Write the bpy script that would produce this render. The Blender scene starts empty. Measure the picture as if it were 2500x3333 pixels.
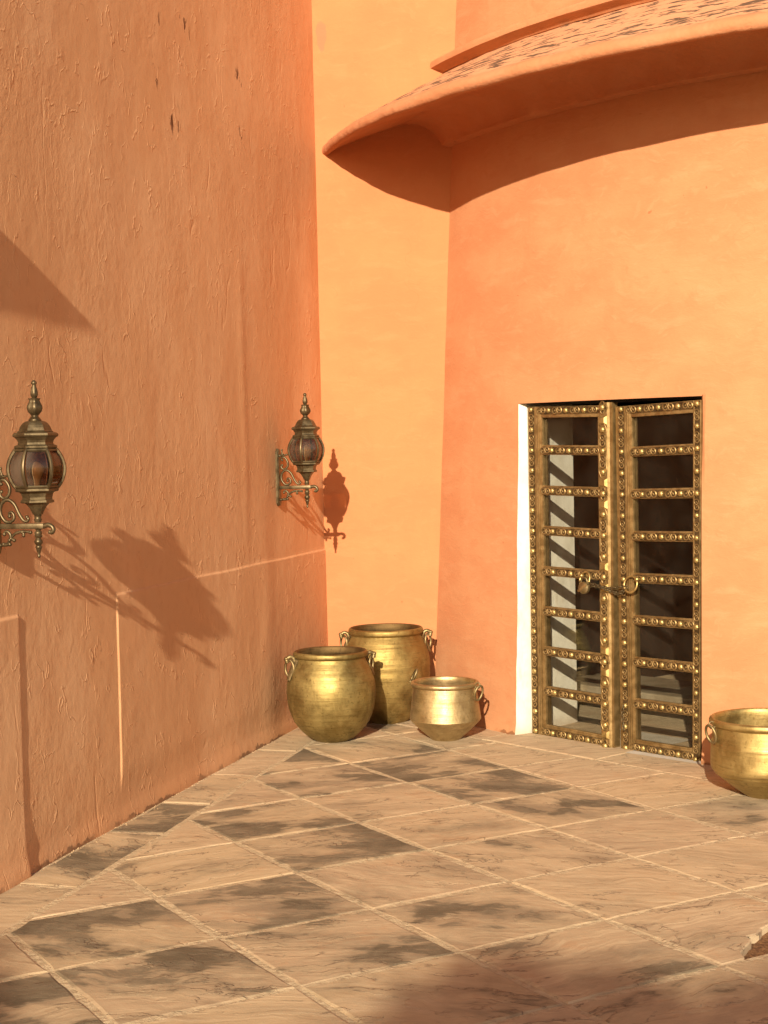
import bpy, bmesh, math, random
from mathutils import Vector, Matrix, noise
import numpy as np
random.seed(7)
SC = bpy.context.scene
COL = SC.collection
V = Vector
R = math.radians

# ------------------------------------------------------------------ camera
cd = bpy.data.cameras.new('camera'); cam = bpy.data.objects.new('camera', cd); COL.objects.link(cam)
SC.camera = cam
PITCH, ROLL = R(2.1645), R(1.2371)
cd.sensor_fit = 'HORIZONTAL'; cd.sensor_width = 36.0; cd.lens = 72.0
cd.clip_start = 0.05; cd.clip_end = 500
F = V((0, math.cos(PITCH), -math.sin(PITCH))); R0 = V((1, 0, 0)); U0 = R0.cross(F)
RX = math.cos(ROLL) * R0 - math.sin(ROLL) * U0; UX = RX.cross(F)
m = Matrix((RX, UX, -F)).transposed().to_4x4(); m.translation = V((0, 0, 1.7)); cam.matrix_world = m

# ------------------------------------------------------------------ sky, sun, exposure
SUN_AZ, SUN_EL = R(8.6), R(20.4)                 # direction the light travels towards
SDIR = V((math.sin(SUN_AZ) * math.cos(SUN_EL), math.cos(SUN_AZ) * math.cos(SUN_EL), -math.sin(SUN_EL)))
W = bpy.data.worlds.new('World'); SC.world = W; W.use_nodes = True
wt = W.node_tree; wt.nodes.clear()
sky = wt.nodes.new('ShaderNodeTexSky'); sky.sky_type = 'NISHITA'; sky.sun_disc = False
sky.sun_elevation = SUN_EL; sky.sun_rotation = SUN_AZ + math.pi
sky.altitude = 300; sky.air_density = 1.0; sky.dust_density = 3.0; sky.ozone_density = 0.6
bg = wt.nodes.new('ShaderNodeBackground'); bg.inputs['Strength'].default_value = 0.06
wo = wt.nodes.new('ShaderNodeOutputWorld')
wt.links.new(sky.outputs[0], bg.inputs[0]); wt.links.new(bg.outputs[0], wo.inputs[0])
sl = bpy.data.lights.new('sun', 'SUN'); sl.energy = 4.5; sl.angle = R(0.5); sl.color = (1.0, 0.87, 0.66)
so = bpy.data.objects.new('sun', sl); COL.objects.link(so)
so.rotation_euler = SDIR.to_track_quat('-Z', 'Y').to_euler(); so.location = (-3, -20, 12)
SC.view_settings.view_transform = 'Standard'; SC.view_settings.look = 'None'
SC.view_settings.gamma = 1.0; SC.view_settings.use_curve_mapping = False
SC.view_settings.exposure = 0.8
SC.render.engine = 'CYCLES'
try:
    SC.cycles.max_bounces = 10; SC.cycles.diffuse_bounces = 6; SC.cycles.glossy_bounces = 4
    SC.cycles.transparent_max_bounces = 16; SC.cycles.transmission_bounces = 6
    SC.cycles.use_denoising = True; SC.cycles.sample_clamp_indirect = 6.0
    SC.cycles.caustics_reflective = False; SC.cycles.caustics_refractive = False
except Exception:
    pass

# ------------------------------------------------------------------ node helper
class NT:
    def __init__(s, name):
        s.mat = bpy.data.materials.new(name); s.mat.use_nodes = True
        s.t = s.mat.node_tree; s.t.nodes.clear()
        s.out = s.t.nodes.new('ShaderNodeOutputMaterial')
    def n(s, typ, **kw):
        nd = s.t.nodes.new('ShaderNode' + typ)
        for k, v in kw.items(): setattr(nd, k, v)
        return nd
    def l(s, a, b): s.t.links.new(a, b)
    def put(s, sock, v):
        if v is None: return
        if isinstance(v, bpy.types.NodeSocket): s.l(v, sock)
        else: sock.default_value = v
    def math(s, op, a, b=None, c=None, clamp=False):
        nd = s.n('Math', operation=op, use_clamp=clamp)
        s.put(nd.inputs[0], a); s.put(nd.inputs[1], b); s.put(nd.inputs[2], c)
        return nd.outputs[0]
    def pos(s): return s.n('NewGeometry').outputs['Position']
    def obj(s): return s.n('TexCoord').outputs['Object']
    def mapping(s, vec, scale=(1, 1, 1), rot=(0, 0, 0), loc=(0, 0, 0)):
        nd = s.n('Mapping'); s.l(vec, nd.inputs[0])
        s.put(nd.inputs['Location'], loc); s.put(nd.inputs['Rotation'], rot); s.put(nd.inputs['Scale'], scale)
        return nd.outputs[0]
    def noise(s, vec, scale, detail=4, rough=0.55, dist=0.0):
        nd = s.n('TexNoise'); s.l(vec, nd.inputs['Vector'])
        s.put(nd.inputs['Scale'], scale); s.put(nd.inputs['Detail'], detail)
        s.put(nd.inputs['Roughness'], rough); s.put(nd.inputs['Distortion'], dist)
        return nd.outputs['Fac']
    def noisec(s, vec, scale, detail=3):
        nd = s.n('TexNoise'); s.l(vec, nd.inputs['Vector'])
        s.put(nd.inputs['Scale'], scale); s.put(nd.inputs['Detail'], detail)
        return nd.outputs['Color']
    def sm(s, v, a, b, lo=0.0, hi=1.0):
        nd = s.n('MapRange', interpolation_type='SMOOTHSTEP')
        s.put(nd.inputs[0], v); s.put(nd.inputs[1], a); s.put(nd.inputs[2], b)
        s.put(nd.inputs[3], lo); s.put(nd.inputs[4], hi)
        return nd.outputs[0]
    def mix(s, fac, a, b):
        nd = s.n('Mix', data_type='RGBA')
        s.put(nd.inputs[0], fac)
        s.put(nd.inputs[6], (*a, 1) if isinstance(a, tuple) else a)
        s.put(nd.inputs[7], (*b, 1) if isinstance(b, tuple) else b)
        return nd.outputs[2]
    def warp(s, vec, scale, amt):
        c = s.noisec(vec, scale)
        a = s.n('VectorMath', operation='SUBTRACT'); s.l(c, a.inputs[0]); a.inputs[1].default_value = (.5, .5, .5)
        b = s.n('VectorMath', operation='SCALE'); s.l(a.outputs[0], b.inputs[0]); b.inputs['Scale'].default_value = amt
        d = s.n('VectorMath', operation='ADD'); s.l(vec, d.inputs[0]); s.l(b.outputs[0], d.inputs[1])
        return d.outputs[0]
    def bump(s, h, strength, dist, normal=None):
        nd = s.n('Bump'); s.put(nd.inputs['Strength'], strength); s.put(nd.inputs['Distance'], dist)
        s.l(h, nd.inputs['Height'])
        if normal is not None: s.l(normal, nd.inputs['Normal'])
        return nd.outputs[0]
    def bsdf(s, color, rough=0.6, metal=0.0, normal=None, spec=0.5, **kw):
        b = s.n('BsdfPrincipled')
        s.put(b.inputs['Base Color'], (*color, 1) if isinstance(color, tuple) else color)
        s.put(b.inputs['Roughness'], rough); s.put(b.inputs['Metallic'], metal)
        s.put(b.inputs['Specular IOR Level'], spec)
        for k, v in kw.items(): s.put(b.inputs[k], v)
        if normal is not None: s.l(normal, b.inputs['Normal'])
        s.l(b.outputs[0], s.out.inputs[0]); return b

L_AZ = math.atan2(.2676, .9635)                  # left wall runs this way (east of the view axis)

def mat_rough_plaster():
    t = NT('rough_terracotta_plaster')
    p = t.mapping(t.pos(), rot=(0, 0, L_AZ))     # x across the wall, y along it, z up
    pw = t.warp(p, 3.0, 0.10)
    st = t.mapping(pw, scale=(1, 1, .72))
    n1 = t.noise(st, 24, 5, .6)
    n2 = t.noise(t.mapping(pw, scale=(1, 1, .8)), 75, 3, .6)
    n3 = t.noise(p, 3.2, 4, .5)
    # raised brush squiggles: contour lines of a stretched noise
    c = t.noise(t.mapping(t.warp(p, 9, .05), scale=(1, 1, .6)), 9.5, 2, .5)
    ridge = t.sm(t.math('ABSOLUTE', t.math('SUBTRACT', c, .5)), .022, 0.0)
    msk = t.sm(t.noise(p, 5.5, 3), .46, .62)
    ridge = t.math('MULTIPLY', ridge, msk)
    # long vertical hairline cracks
    c2 = t.noise(t.mapping(t.warp(p, 4, .07), scale=(1, 1, .16)), 3.1, 2, .4)
    crack = t.math('MULTIPLY', t.sm(t.math('ABSOLUTE', t.math('SUBTRACT', c2, .52)), .009, 0.0),
                   t.sm(t.noise(p, 2.3, 3), .52, .62))
    h = t.math('ADD', t.math('MULTIPLY', n1, .42), t.math('MULTIPLY', n2, .14))
    patch = t.sm(t.noise(t.warp(p, 1.5, .3), 1.4, 4, .6), .36, .66, .35, 1.0)
    h = t.math('MULTIPLY', h, patch)
    h = t.math('ADD', h, t.math('MULTIPLY', n3, .22))
    h = t.math('ADD', h, t.math('MULTIPLY', ridge, .26))
    h = t.math('SUBTRACT', h, t.math('MULTIPLY', crack, .22))
    nrm = t.bump(h, 1.0, .0072)
    broad = t.noise(t.mapping(t.warp(p, 1.2, .35), scale=(1, 1, .5)), 1.5, 5, .6)
    col = t.mix(t.sm(broad, .36, .66), (.605, .330, .168), (.670, .400, .222))
    col = t.mix(t.math('MULTIPLY', t.sm(n3, .5, .7), .35), col, (.63, .325, .160))
    col = t.mix(t.math('MULTIPLY', t.sm(n1, .5, .72), .35), col, (.53, .262, .126))
    # darker, redder tone towards the foot of the wall
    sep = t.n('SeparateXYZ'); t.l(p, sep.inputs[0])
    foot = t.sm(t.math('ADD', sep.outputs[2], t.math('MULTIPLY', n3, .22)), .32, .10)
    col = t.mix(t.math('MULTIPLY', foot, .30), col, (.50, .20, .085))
    # small flaked chips showing the brown undercoat
    ch = t.noise(t.mapping(t.warp(p, 20, .03), scale=(1, 1, .45)), 26, 3, .5)
    chm = None
    for s_, z_, r_ in ((2.57, 3.88, .10), (2.58, 3.62, .07), (2.20, 3.90, .13), (1.42, 3.82, .10), (1.40, 3.55, .05), (3.42, .82, .07), (4.02, 3.92, .10), (2.35, 3.45, .10), (3.95, 1.9, .05)):
        dd = t.n('VectorMath', operation='DISTANCE'); t.l(t.mapping(p, scale=(0, 1, .7)), dd.inputs[0]); dd.inputs[1].default_value = (0, 9.746 - s_, z_ * .7)
        g_ = t.sm(dd.outputs['Value'], r_, r_ * .3); chm = g_ if chm is None else t.math('MAXIMUM', chm, g_)
    chip = t.math('MULTIPLY', t.sm(ch, .60, .63), chm)
    col = t.mix(chip, col, (.13, .05, .022))
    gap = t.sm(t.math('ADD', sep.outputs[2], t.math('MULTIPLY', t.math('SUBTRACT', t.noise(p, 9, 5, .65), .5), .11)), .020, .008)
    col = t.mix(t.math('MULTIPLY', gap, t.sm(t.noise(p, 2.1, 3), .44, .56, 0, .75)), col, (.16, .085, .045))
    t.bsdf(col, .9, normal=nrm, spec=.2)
    return t.mat

def mat_smooth_plaster(name, c1, c2, c3, bumpd=.003, seed=0.0, peel=None):
    t = NT(name)
    p = t.mapping(t.pos(), loc=(seed, seed * .7, seed * .3))
    cloud = t.noise(t.mapping(t.warp(p, 2, .25), scale=(1, 1, 1.7)), 1.9, 5, .6)
    brush = t.noise(t.mapping(t.warp(p, 3, .12), scale=(.55, .55, 2.4)), 6, 5, .65)
    fine = t.noise(p, 60, 4, .6)
    col = t.mix(t.sm(cloud, .32, .68), c1, c2)
    col = t.mix(t.math('MULTIPLY', t.sm(brush, .50, .74), .45), col, c3)
    worn = t.noise(t.mapping(t.warp(p, 4, .2), scale=(1, 1, 1.3)), 5.5, 5, .65)
    col = t.mix(t.math('MULTIPLY', t.sm(worn, .55, .70), .75), col, c2)
    rain = t.noise(t.mapping(t.warp(p, 5, .08), scale=(1, 1, .14)), 9, 5, .6)
    col = t.mix(t.math('MULTIPLY', t.sm(rain, .50, .70), .38), col, c2)
    trow = t.noise(t.mapping(t.warp(p, 2.5, .5), scale=(.6, .6, 1.6)), 11, 4, .7)
    col = t.mix(t.math('MULTIPLY', t.sm(trow, .56, .68), .30), col, c3)
    ch = t.noise(t.warp(p, 14, .04), 19, 3)
    chip = t.math('MULTIPLY', t.sm(ch, .735, .75), t.sm(t.noise(p, 1.6, 2), .56, .62))
    col = t.mix(t.math('MULTIPLY', chip, .6), col, (.30, .10, .04))
    cr = t.noise(t.warp(p, 5, .1), 2.2, 2, .4)
    crack = t.math('MULTIPLY', t.sm(t.math('ABSOLUTE', t.math('SUBTRACT', cr, .5)), .0035, 0.0),
                   t.sm(t.noise(p, 1.7, 2), .56, .64))
    col = t.mix(t.math('MULTIPLY', crack, .12), col, (.30, .11, .045))
    if peel:
        dd = t.n('VectorMath', operation='DISTANCE'); t.l(t.mapping(t.warp(t.pos(), 16, .05), scale=(1, 1, .34)), dd.inputs[0]); dd.inputs[1].default_value = (peel[0], peel[1], peel[2] * .34)
        col = t.mix(t.sm(dd.outputs['Value'], .040, .030), col, (.42, .165, .085))
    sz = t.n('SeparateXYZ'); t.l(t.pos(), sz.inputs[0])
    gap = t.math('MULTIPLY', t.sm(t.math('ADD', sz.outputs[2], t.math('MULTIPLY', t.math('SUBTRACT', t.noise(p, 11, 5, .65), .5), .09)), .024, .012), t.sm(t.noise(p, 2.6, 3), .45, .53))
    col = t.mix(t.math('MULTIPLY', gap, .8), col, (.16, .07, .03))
    h = t.math('ADD', t.math('MULTIPLY', brush, .6), t.math('MULTIPLY', fine, .25))
    h = t.math('ADD', h, t.math('MULTIPLY', cloud, .8))
    h = t.math('ADD', h, t.math('MULTIPLY', trow, .6))
    h = t.math('SUBTRACT', h, t.math('MULTIPLY', crack, .08))
    t.bsdf(col, .88, normal=t.bump(h, 1.0, bumpd), spec=.2)
    return t.mat

def mat_hood():
    t = NT('weathered_canopy_plaster')
    p = t.pos()
    # polar coordinates round the bastion so the streaks follow the curve of the canopy
    sub = t.n('VectorMath', operation='SUBTRACT'); t.l(p, sub.inputs[0]); sub.inputs[1].default_value = (CX, CY, 0)
    sp = t.n('SeparateXYZ'); t.l(sub.outputs[0], sp.inputs[0])
    ang = t.math('MULTIPLY', t.math('ARCTAN2', sp.outputs[1], sp.outputs[0]), 4.5)
    rad = t.math('SQRT', t.math('ADD', t.math('MULTIPLY', sp.outputs[0], sp.outputs[0]), t.math('MULTIPLY', sp.outputs[1], sp.outputs[1])))
    cb = t.n('CombineXYZ'); t.l(ang, cb.inputs[0]); t.l(rad, cb.inputs[1]); t.l(sp.outputs[2], cb.inputs[2])
    q = cb.outputs[0]
    streak = t.noise(t.mapping(t.warp(q, 5, .05), scale=(.55, 2.0, 1.0)), 13, 5, .62)
    area = t.noise(t.mapping(q, scale=(.6, 1, 1)), 1.6, 3)
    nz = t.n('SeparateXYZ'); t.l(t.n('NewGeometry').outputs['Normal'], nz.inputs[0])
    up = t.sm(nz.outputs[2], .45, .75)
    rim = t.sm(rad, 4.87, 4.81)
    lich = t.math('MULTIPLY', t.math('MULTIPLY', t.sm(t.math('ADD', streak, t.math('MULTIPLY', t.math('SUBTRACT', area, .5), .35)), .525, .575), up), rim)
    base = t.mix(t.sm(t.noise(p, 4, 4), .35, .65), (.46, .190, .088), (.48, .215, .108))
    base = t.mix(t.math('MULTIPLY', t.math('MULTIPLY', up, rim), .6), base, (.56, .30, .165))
    col = t.mix(lich, base, (.115, .065, .04))
    h = t.math('ADD', t.math('MULTIPLY', t.noise(p, 30, 5, .6), .5), t.math('MULTIPLY', streak, .4))
    h = t.math('ADD', h, t.noise(p, 7, 3))
    t.bsdf(col, .9, normal=t.bump(h, 1.0, .010), spec=.2)
    return t.mat

def mat_slab():
    t = NT('riven_sandstone')
    oi = t.n('ObjectInfo')
    rnd = oi.outputs['Random']
    off = t.n('CombineXYZ'); t.l(t.math('MULTIPLY', rnd, 37.0), off.inputs[0]); t.l(t.math('MULTIPLY', rnd, 91.0), off.inputs[1]); t.l(t.math('MULTIPLY', rnd, 53.0), off.inputs[2])
    add = t.n('VectorMath', operation='ADD'); t.l(t.pos(), add.inputs[0]); t.l(off.outputs[0], add.inputs[1])
    rot = t.n('VectorRotate', rotation_type='Z_AXIS'); t.l(add.outputs[0], rot.inputs[0])
    t.l(t.math('MULTIPLY', t.math('SUBTRACT', rnd, .45), 1.1), rot.inputs['Angle'])
    p = rot.outputs[0]
    pw = t.warp(t.warp(p, 2.2, .30), 9.0, .05)
    lam = t.noise(t.mapping(pw, scale=(.8, 2.2, 1)), 2.3, 7, .56)        # lamination across the slab
    big = t.noise(t.mapping(t.warp(p, 2.5, .35), scale=(.8, 1.4, 1)), 1.9, 6, .60)
    grain = t.noise(t.mapping(pw, scale=(.22, 3.0, 1)), 15, 7, .66)
    blot = t.noise(t.warp(p, 4.0, .25), 4.5, 5, .62)
    fine = t.noise(p, 170, 3, .65)
    # split layers: a few stepped contours of the lamination noise with ragged lips
    k = t.math('ADD', t.math('MULTIPLY', lam, 5.2), t.math('MULTIPLY', t.noise(p, 26, 4, .6), .34))
    fr = t.math('FRACT', k)
    step = t.math('ADD', t.math('FLOOR', k), t.sm(fr, .0, .06))
    lipm = t.sm(t.noise(p, 3.6, 3), .40, .56)
    edge = t.math('MULTIPLY', t.sm(fr, .12, .01), lipm)
    hh = t.math('ADD', t.math('MULTIPLY', step, .24), t.math('MULTIPLY', grain, .20))
    hh = t.math('ADD', hh, t.math('MULTIPLY', fine, .06))
    hh = t.math('ADD', hh, t.math('MULTIPLY', blot, .30))
    nrm = t.bump(hh, 1.0, .013)
    # colours: beige, cream and pinkish body; each split layer a little different; grey-olive crust set per slab
    hue = t.math('FRACT', t.math('MULTIPLY', rnd, 7.31))
    c = t.mix(hue, (.485, .355, .212), (.43, .308, .195))
    lay = t.math('FRACT', t.math('MULTIPLY', t.math('FLOOR', k), .618))
    c = t.mix(t.math('MULTIPLY', lay, .45), c, (.56, .42, .255))
    c = t.mix(t.math('MULTIPLY', t.sm(blot, .56, .70), .45), c, (.44, .255, .135))
    c = t.mix(t.sm(grain, .46, .66), c, (.55, .415, .26))
    c = t.mix(t.math('MULTIPLY', t.sm(grain, .45, .30), .65), c, (.25, .175, .105))
    stain = t.noise(t.mapping(t.warp(p, 1.8, .4), scale=(.7, 1.7, 1), loc=(7, 3, 0)), 2.6, 6, .62)
    sepc = t.n('SeparateColor'); t.l(oi.outputs['Color'], sepc.inputs[0])
    dark = sepc.outputs[0]
    c = t.mix(t.math('MULTIPLY', t.sm(stain, .47, .66), t.math('ADD', .12, t.math('MULTIPLY', dark, .75))), c, (.225, .168, .110))
    thr = t.math('SUBTRACT', .665, t.math('MULTIPLY', dark, .275))
    v = t.math('ADD', t.math('MULTIPLY', big, .66), t.math('MULTIPLY', lam, .34))
    v = t.math('ADD', v, t.math('MULTIPLY', t.math('SUBTRACT', grain, .5), .12))
    soft = t.math('MULTIPLY', t.sm(v, t.math('SUBTRACT', thr, .09), t.math('ADD', thr, .11)), .66)
    hard = t.math('MULTIPLY', t.sm(v, t.math('ADD', thr, .012), t.math('ADD', thr, .055)), .76)
    crustc = t.mix(t.sm(blot, .36, .64), (.088, .070, .044), (.175, .136, .088))
    crustc = t.mix(t.math('MULTIPLY', t.sm(grain, .56, .70), .6), crustc, (.33, .25, .155))
    c = t.mix(soft, c, crustc); c = t.mix(hard, c, crustc)
    c = t.mix(t.math('MULTIPLY', edge, .62), c, (.13, .085, .055))
    c = t.mix(t.math('MULTIPLY', t.sm(fine, .64, .72), .40), c, (.60, .47, .32))
    t.bsdf(c, t.sm(grain, .3, .7, .60, .85), normal=nrm, spec=.35)
    return t.mat

def mat_mortar():
    t = NT('pale_mortar'); p = t.pos()
    n1 = t.noise(p, 28, 5, .65); n2 = t.noise(p, 4, 3)
    c = t.mix(t.sm(n1, .35, .65), (.43, .33, .205), (.54, .42, .27))
    c = t.mix(t.math('MULTIPLY', t.sm(n2, .52, .66), .45), c, (.36, .24, .14))
    t.bsdf(c, .9, normal=t.bump(n1, 1.0, .012), spec=.2); return t.mat

def mat_brass(name, c1, c2, c3, r0=.30, r1=.52, horiz=True, metal=.92):
    t = NT(name); p = t.obj()
    turn = t.noise(t.mapping(p, scale=(1, 1, 14) if horiz else (1, 1, 1)), 5, 5, .7)
    rub = t.noise(t.mapping(t.warp(p, 6, .06), scale=(1, 1, .8)), 9, 6, .7)
    scr = t.noise(t.mapping(p, scale=(7, 7, 1)), 22, 4, .7)
    spots = t.noise(t.warp(p, 25, .02), 55, 4, .6)
    c = t.mix(t.sm(rub, .34, .66), c1, c2)
    c = t.mix(t.math('MULTIPLY', t.sm(turn, .48, .74), .6), c, c3)
    c = t.mix(t.math('MULTIPLY', t.sm(spots, .57, .70), .65), c, c3)
    pat = t.noise(t.mapping(t.warp(p, 8, .08), scale=(1, 1, .5)), 7, 6, .65)
    c = t.mix(t.math('MULTIPLY', t.sm(pat, .52, .68), .6), c, c3)
    c = t.mix(t.math('MULTIPLY', t.sm(scr, .62, .72), .35), c, c3)
    rr = t.math('ADD', t.sm(rub, .3, .7, r0, r1), t.math('MULTIPLY', t.sm(turn, .4, .7), .06))
    h = t.math('ADD', t.math('MULTIPLY', turn, .5), t.math('MULTIPLY', rub, .8))
    h = t.math('ADD', h, t.math('MULTIPLY', scr, .25))
    t.bsdf(c, rr, metal, normal=t.bump(h, .55, .004)); return t.mat

def mat_bronze(name, c1, c2, rough=.42, metal=.85):
    t = NT(name); p = t.obj()
    n = t.noise(p, 24, 5, .65); n2 = t.noise(p, 130, 3)
    c = t.mix(t.sm(n, .35, .65), c1, c2)
    t.bsdf(c, t.sm(n, .3, .7, rough - .08, rough + .1), metal, normal=t.bump(t.math('ADD', n, t.math('MULTIPLY', n2, .3)), .4, .002)); return t.mat

def mat_plain(name, c1, c2, rough=.8, scale=8, bump=.002, spec=.3):
    t = NT(name); p = t.pos()
    n = t.noise(p, scale, 5, .6)
    t.bsdf(t.mix(t.sm(n, .35, .65), c1, c2), rough, normal=t.bump(n, .8, bump), spec=spec); return t.mat

def mat_glass(name, tint, ior=1.5, gl_rough=.02, dust=.0, boost=1.0):
    t = NT(name)
    tr = t.n('BsdfTransparent'); tr.inputs[0].default_value = (*tint, 1)
    gl = t.n('BsdfGlossy'); gl.inputs['Roughness'].default_value = gl_rough; gl.inputs[0].default_value = (1, 1, 1, 1)
    g_ = t.n('NewGeometry'); dt = t.n('VectorMath', operation='DOT_PRODUCT'); t.l(g_.outputs['Incoming'], dt.inputs[0]); t.l(g_.outputs['Normal'], dt.inputs[1])
    f0 = ((ior - 1) / (ior + 1)) ** 2
    fr_o = t.math('ADD', f0, t.math('MULTIPLY', t.math('POWER', t.math('SUBTRACT', 1.0, t.math('ABSOLUTE', dt.outputs['Value']), clamp=True), 5.0), 1 - f0))
    mx = t.n('MixShader'); t.l(t.math('MULTIPLY', fr_o, boost, clamp=True), mx.inputs[0]); t.l(tr.outputs[0], mx.inputs[1]); t.l(gl.outputs[0], mx.inputs[2])
    df = t.n('BsdfDiffuse'); df.inputs[0].default_value = (.5, .42, .32, 1)
    m2 = t.n('MixShader')
    n = t.noise(t.pos(), 7, 4)
    t.l(t.math('MULTIPLY', t.sm(n, .3, .75), dust), m2.inputs[0]); t.l(mx.outputs[0], m2.inputs[1]); t.l(df.outputs[0], m2.inputs[2])
    t.l(m2.outputs[0], t.out.inputs[0]); return t.mat

CX, CY, CR, BAT = 4.27, 11.59, 4.281, .04        # round bastion: centre, foot radius, inward batter

M = {}
M['left'] = mat_rough_plaster()
M['back'] = mat_smooth_plaster('yellow_ochre_plaster', (.48, .196, .084), (.46, .178, .077), (.50, .222, .10), .003, 3.1, (-.345, 10.21, 4.45))
M['tower'] = mat_smooth_plaster('peach_plaster', (.487, .226, .108), (.455, .190, .088), (.515, .262, .135), .0048, 0.0)
M['hood'] = mat_hood()
M['slab'] = mat_slab()
M['mortar'] = mat_mortar()
M['pot_a'] = mat_brass('old_brass', (.245, .178, .062), (.345, .258, .098), (.13, .086, .025), .44, .64)
M['pot_b'] = mat_brass('warm_brass', (.29, .195, .064), (.38, .27, .098), (.16, .105, .034), .46, .66)
M['pot_c'] = mat_brass('pale_brass', (.42, .30, .145), (.52, .39, .20), (.27, .185, .08), .38, .56)
M['pot_d'] = mat_brass('golden_brass', (.38, .27, .095), (.48, .35, .14), (.22, .145, .05), .38, .58)
M['inside'] = mat_brass('tarnished_brass', (.13, .078, .030), (.19, .12, .05), (.06, .036, .018), .55, .75)
M['iron'] = mat_bronze('dull_brass_fittings', (.19, .14, .062), (.28, .21, .105), .50)
M['bronze'] = mat_bronze('antique_bronze', (.080, .055, .026), (.135, .098, .050), .42, .7)
M['clad'] = mat_bronze('brass_cladding', (.235, .150, .058), (.335, .222, .094), .46, .75)
M['clad_dark'] = mat_bronze('dark_brass_ground', (.07, .042, .018), (.12, .075, .032), .55, .7)
M['gold'] = mat_bronze('polished_brass', (.36, .25, .092), (.47, .345, .14), .40, .85)
def mat_limewash():
    t = NT('white_limewash'); p = t.pos(); n = t.noise(p, 9, 5, .6); st = t.noise(t.mapping(p, scale=(1, 1, .25)), 16, 4, .6)
    c = t.mix(t.sm(n, .35, .65), (.74, .71, .63), (.66, .62, .53)); c = t.mix(t.math('MULTIPLY', t.sm(st, .56, .70), .5), c, (.56, .47, .35))
    sz = t.n('SeparateXYZ'); t.l(p, sz.inputs[0])
    c = t.mix(t.sm(t.math('ADD', sz.outputs[2], t.math('MULTIPLY', n, .20)), .20, .10, 0, .6), c, (.42, .32, .22))
    t.bsdf(c, .85, normal=t.bump(t.math('ADD', n, t.math('MULTIPLY', st, .6)), 1, .006), spec=.2); return t.mat
M['white'] = mat_limewash()
M['soffit'] = mat_plain('dark_underside', (.035, .022, .013), (.06, .04, .022), .7, 12, .003)  # near-black brown, used only on the underside of the lintel
M['glass'] = mat_glass('door_glass', (.87, .87, .85), 1.5, .012, .008, .6)
M['amber'] = mat_glass('smoked_glass', (.56, .44, .32), 1.52, .06, .13, .7)
M['bulb'] = mat_plain('bulb_opal', (.75, .70, .58), (.80, .74, .62), .3, 5, .0, .5)
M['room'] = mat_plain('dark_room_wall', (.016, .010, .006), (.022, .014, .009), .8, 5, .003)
M['roomfloor'] = mat_plain('room_stone_floor', (.22, .17, .11), (.33, .27, .19), .5, 6, .003)
M['cabinet'] = mat_plain('dark_red_wood', (.075, .022, .010), (.12, .038, .017), .4, 9, .001, .5)
M['inlay'] = mat_plain('pale_inlay', (.45, .36, .24), (.55, .45, .3), .5, 20, .0)
M['soil'] = mat_plain('brown_soil', (.12, .055, .022), (.24, .12, .05), .95, 60, .012)
M['ground'] = mat_plain('stone_ground', (.40, .27, .15), (.47, .32, .19), .9, 1.5, .004)
M['leaf'] = mat_plain('leaf', (.045, .085, .022), (.08, .12, .035), .6, 3, .0)
M['bark'] = mat_plain('bark', (.12, .085, .055), (.18, .13, .09), .9, 14, .02)

# ------------------------------------------------------------------ mesh helpers
def link(o, parent=None):
    COL.objects.link(o)
    if parent: o.parent = parent
    return o
def mk(name, verts, faces, mat=None, parent=None, smooth=None, me=None):
    if me is None:
        me = bpy.data.meshes.new(name); me.from_pydata([tuple(v) for v in verts], [], faces); me.update()
        if smooth is not None:
            me.polygons.foreach_set('use_smooth', [True] * len(me.polygons))
            if smooth < 179: me.set_sharp_from_angle(angle=R(smooth))
        if mat: me.materials.append(mat)
    return link(bpy.data.objects.new(name, me), parent)
def recalc(o):
    bm = bmesh.new(); bm.from_mesh(o.data); bmesh.ops.recalc_face_normals(bm, faces=bm.faces[:]); bm.to_mesh(o.data); bm.free(); return o
def thing(name, label, cat, loc=(0, 0, 0), rz=0, group=None):
    e = bpy.data.objects.new(name, None); e.empty_display_size = .1
    e.location = loc; e.rotation_euler = (0, 0, rz); link(e); tag(e, label, cat, group); return e
def tag(o, label=None, cat=None, group=None, kind=None):
    if label: o['label'] = label
    if cat: o['category'] = cat
    if group: o['group'] = group
    if kind: o['kind'] = kind
    return o
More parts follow.
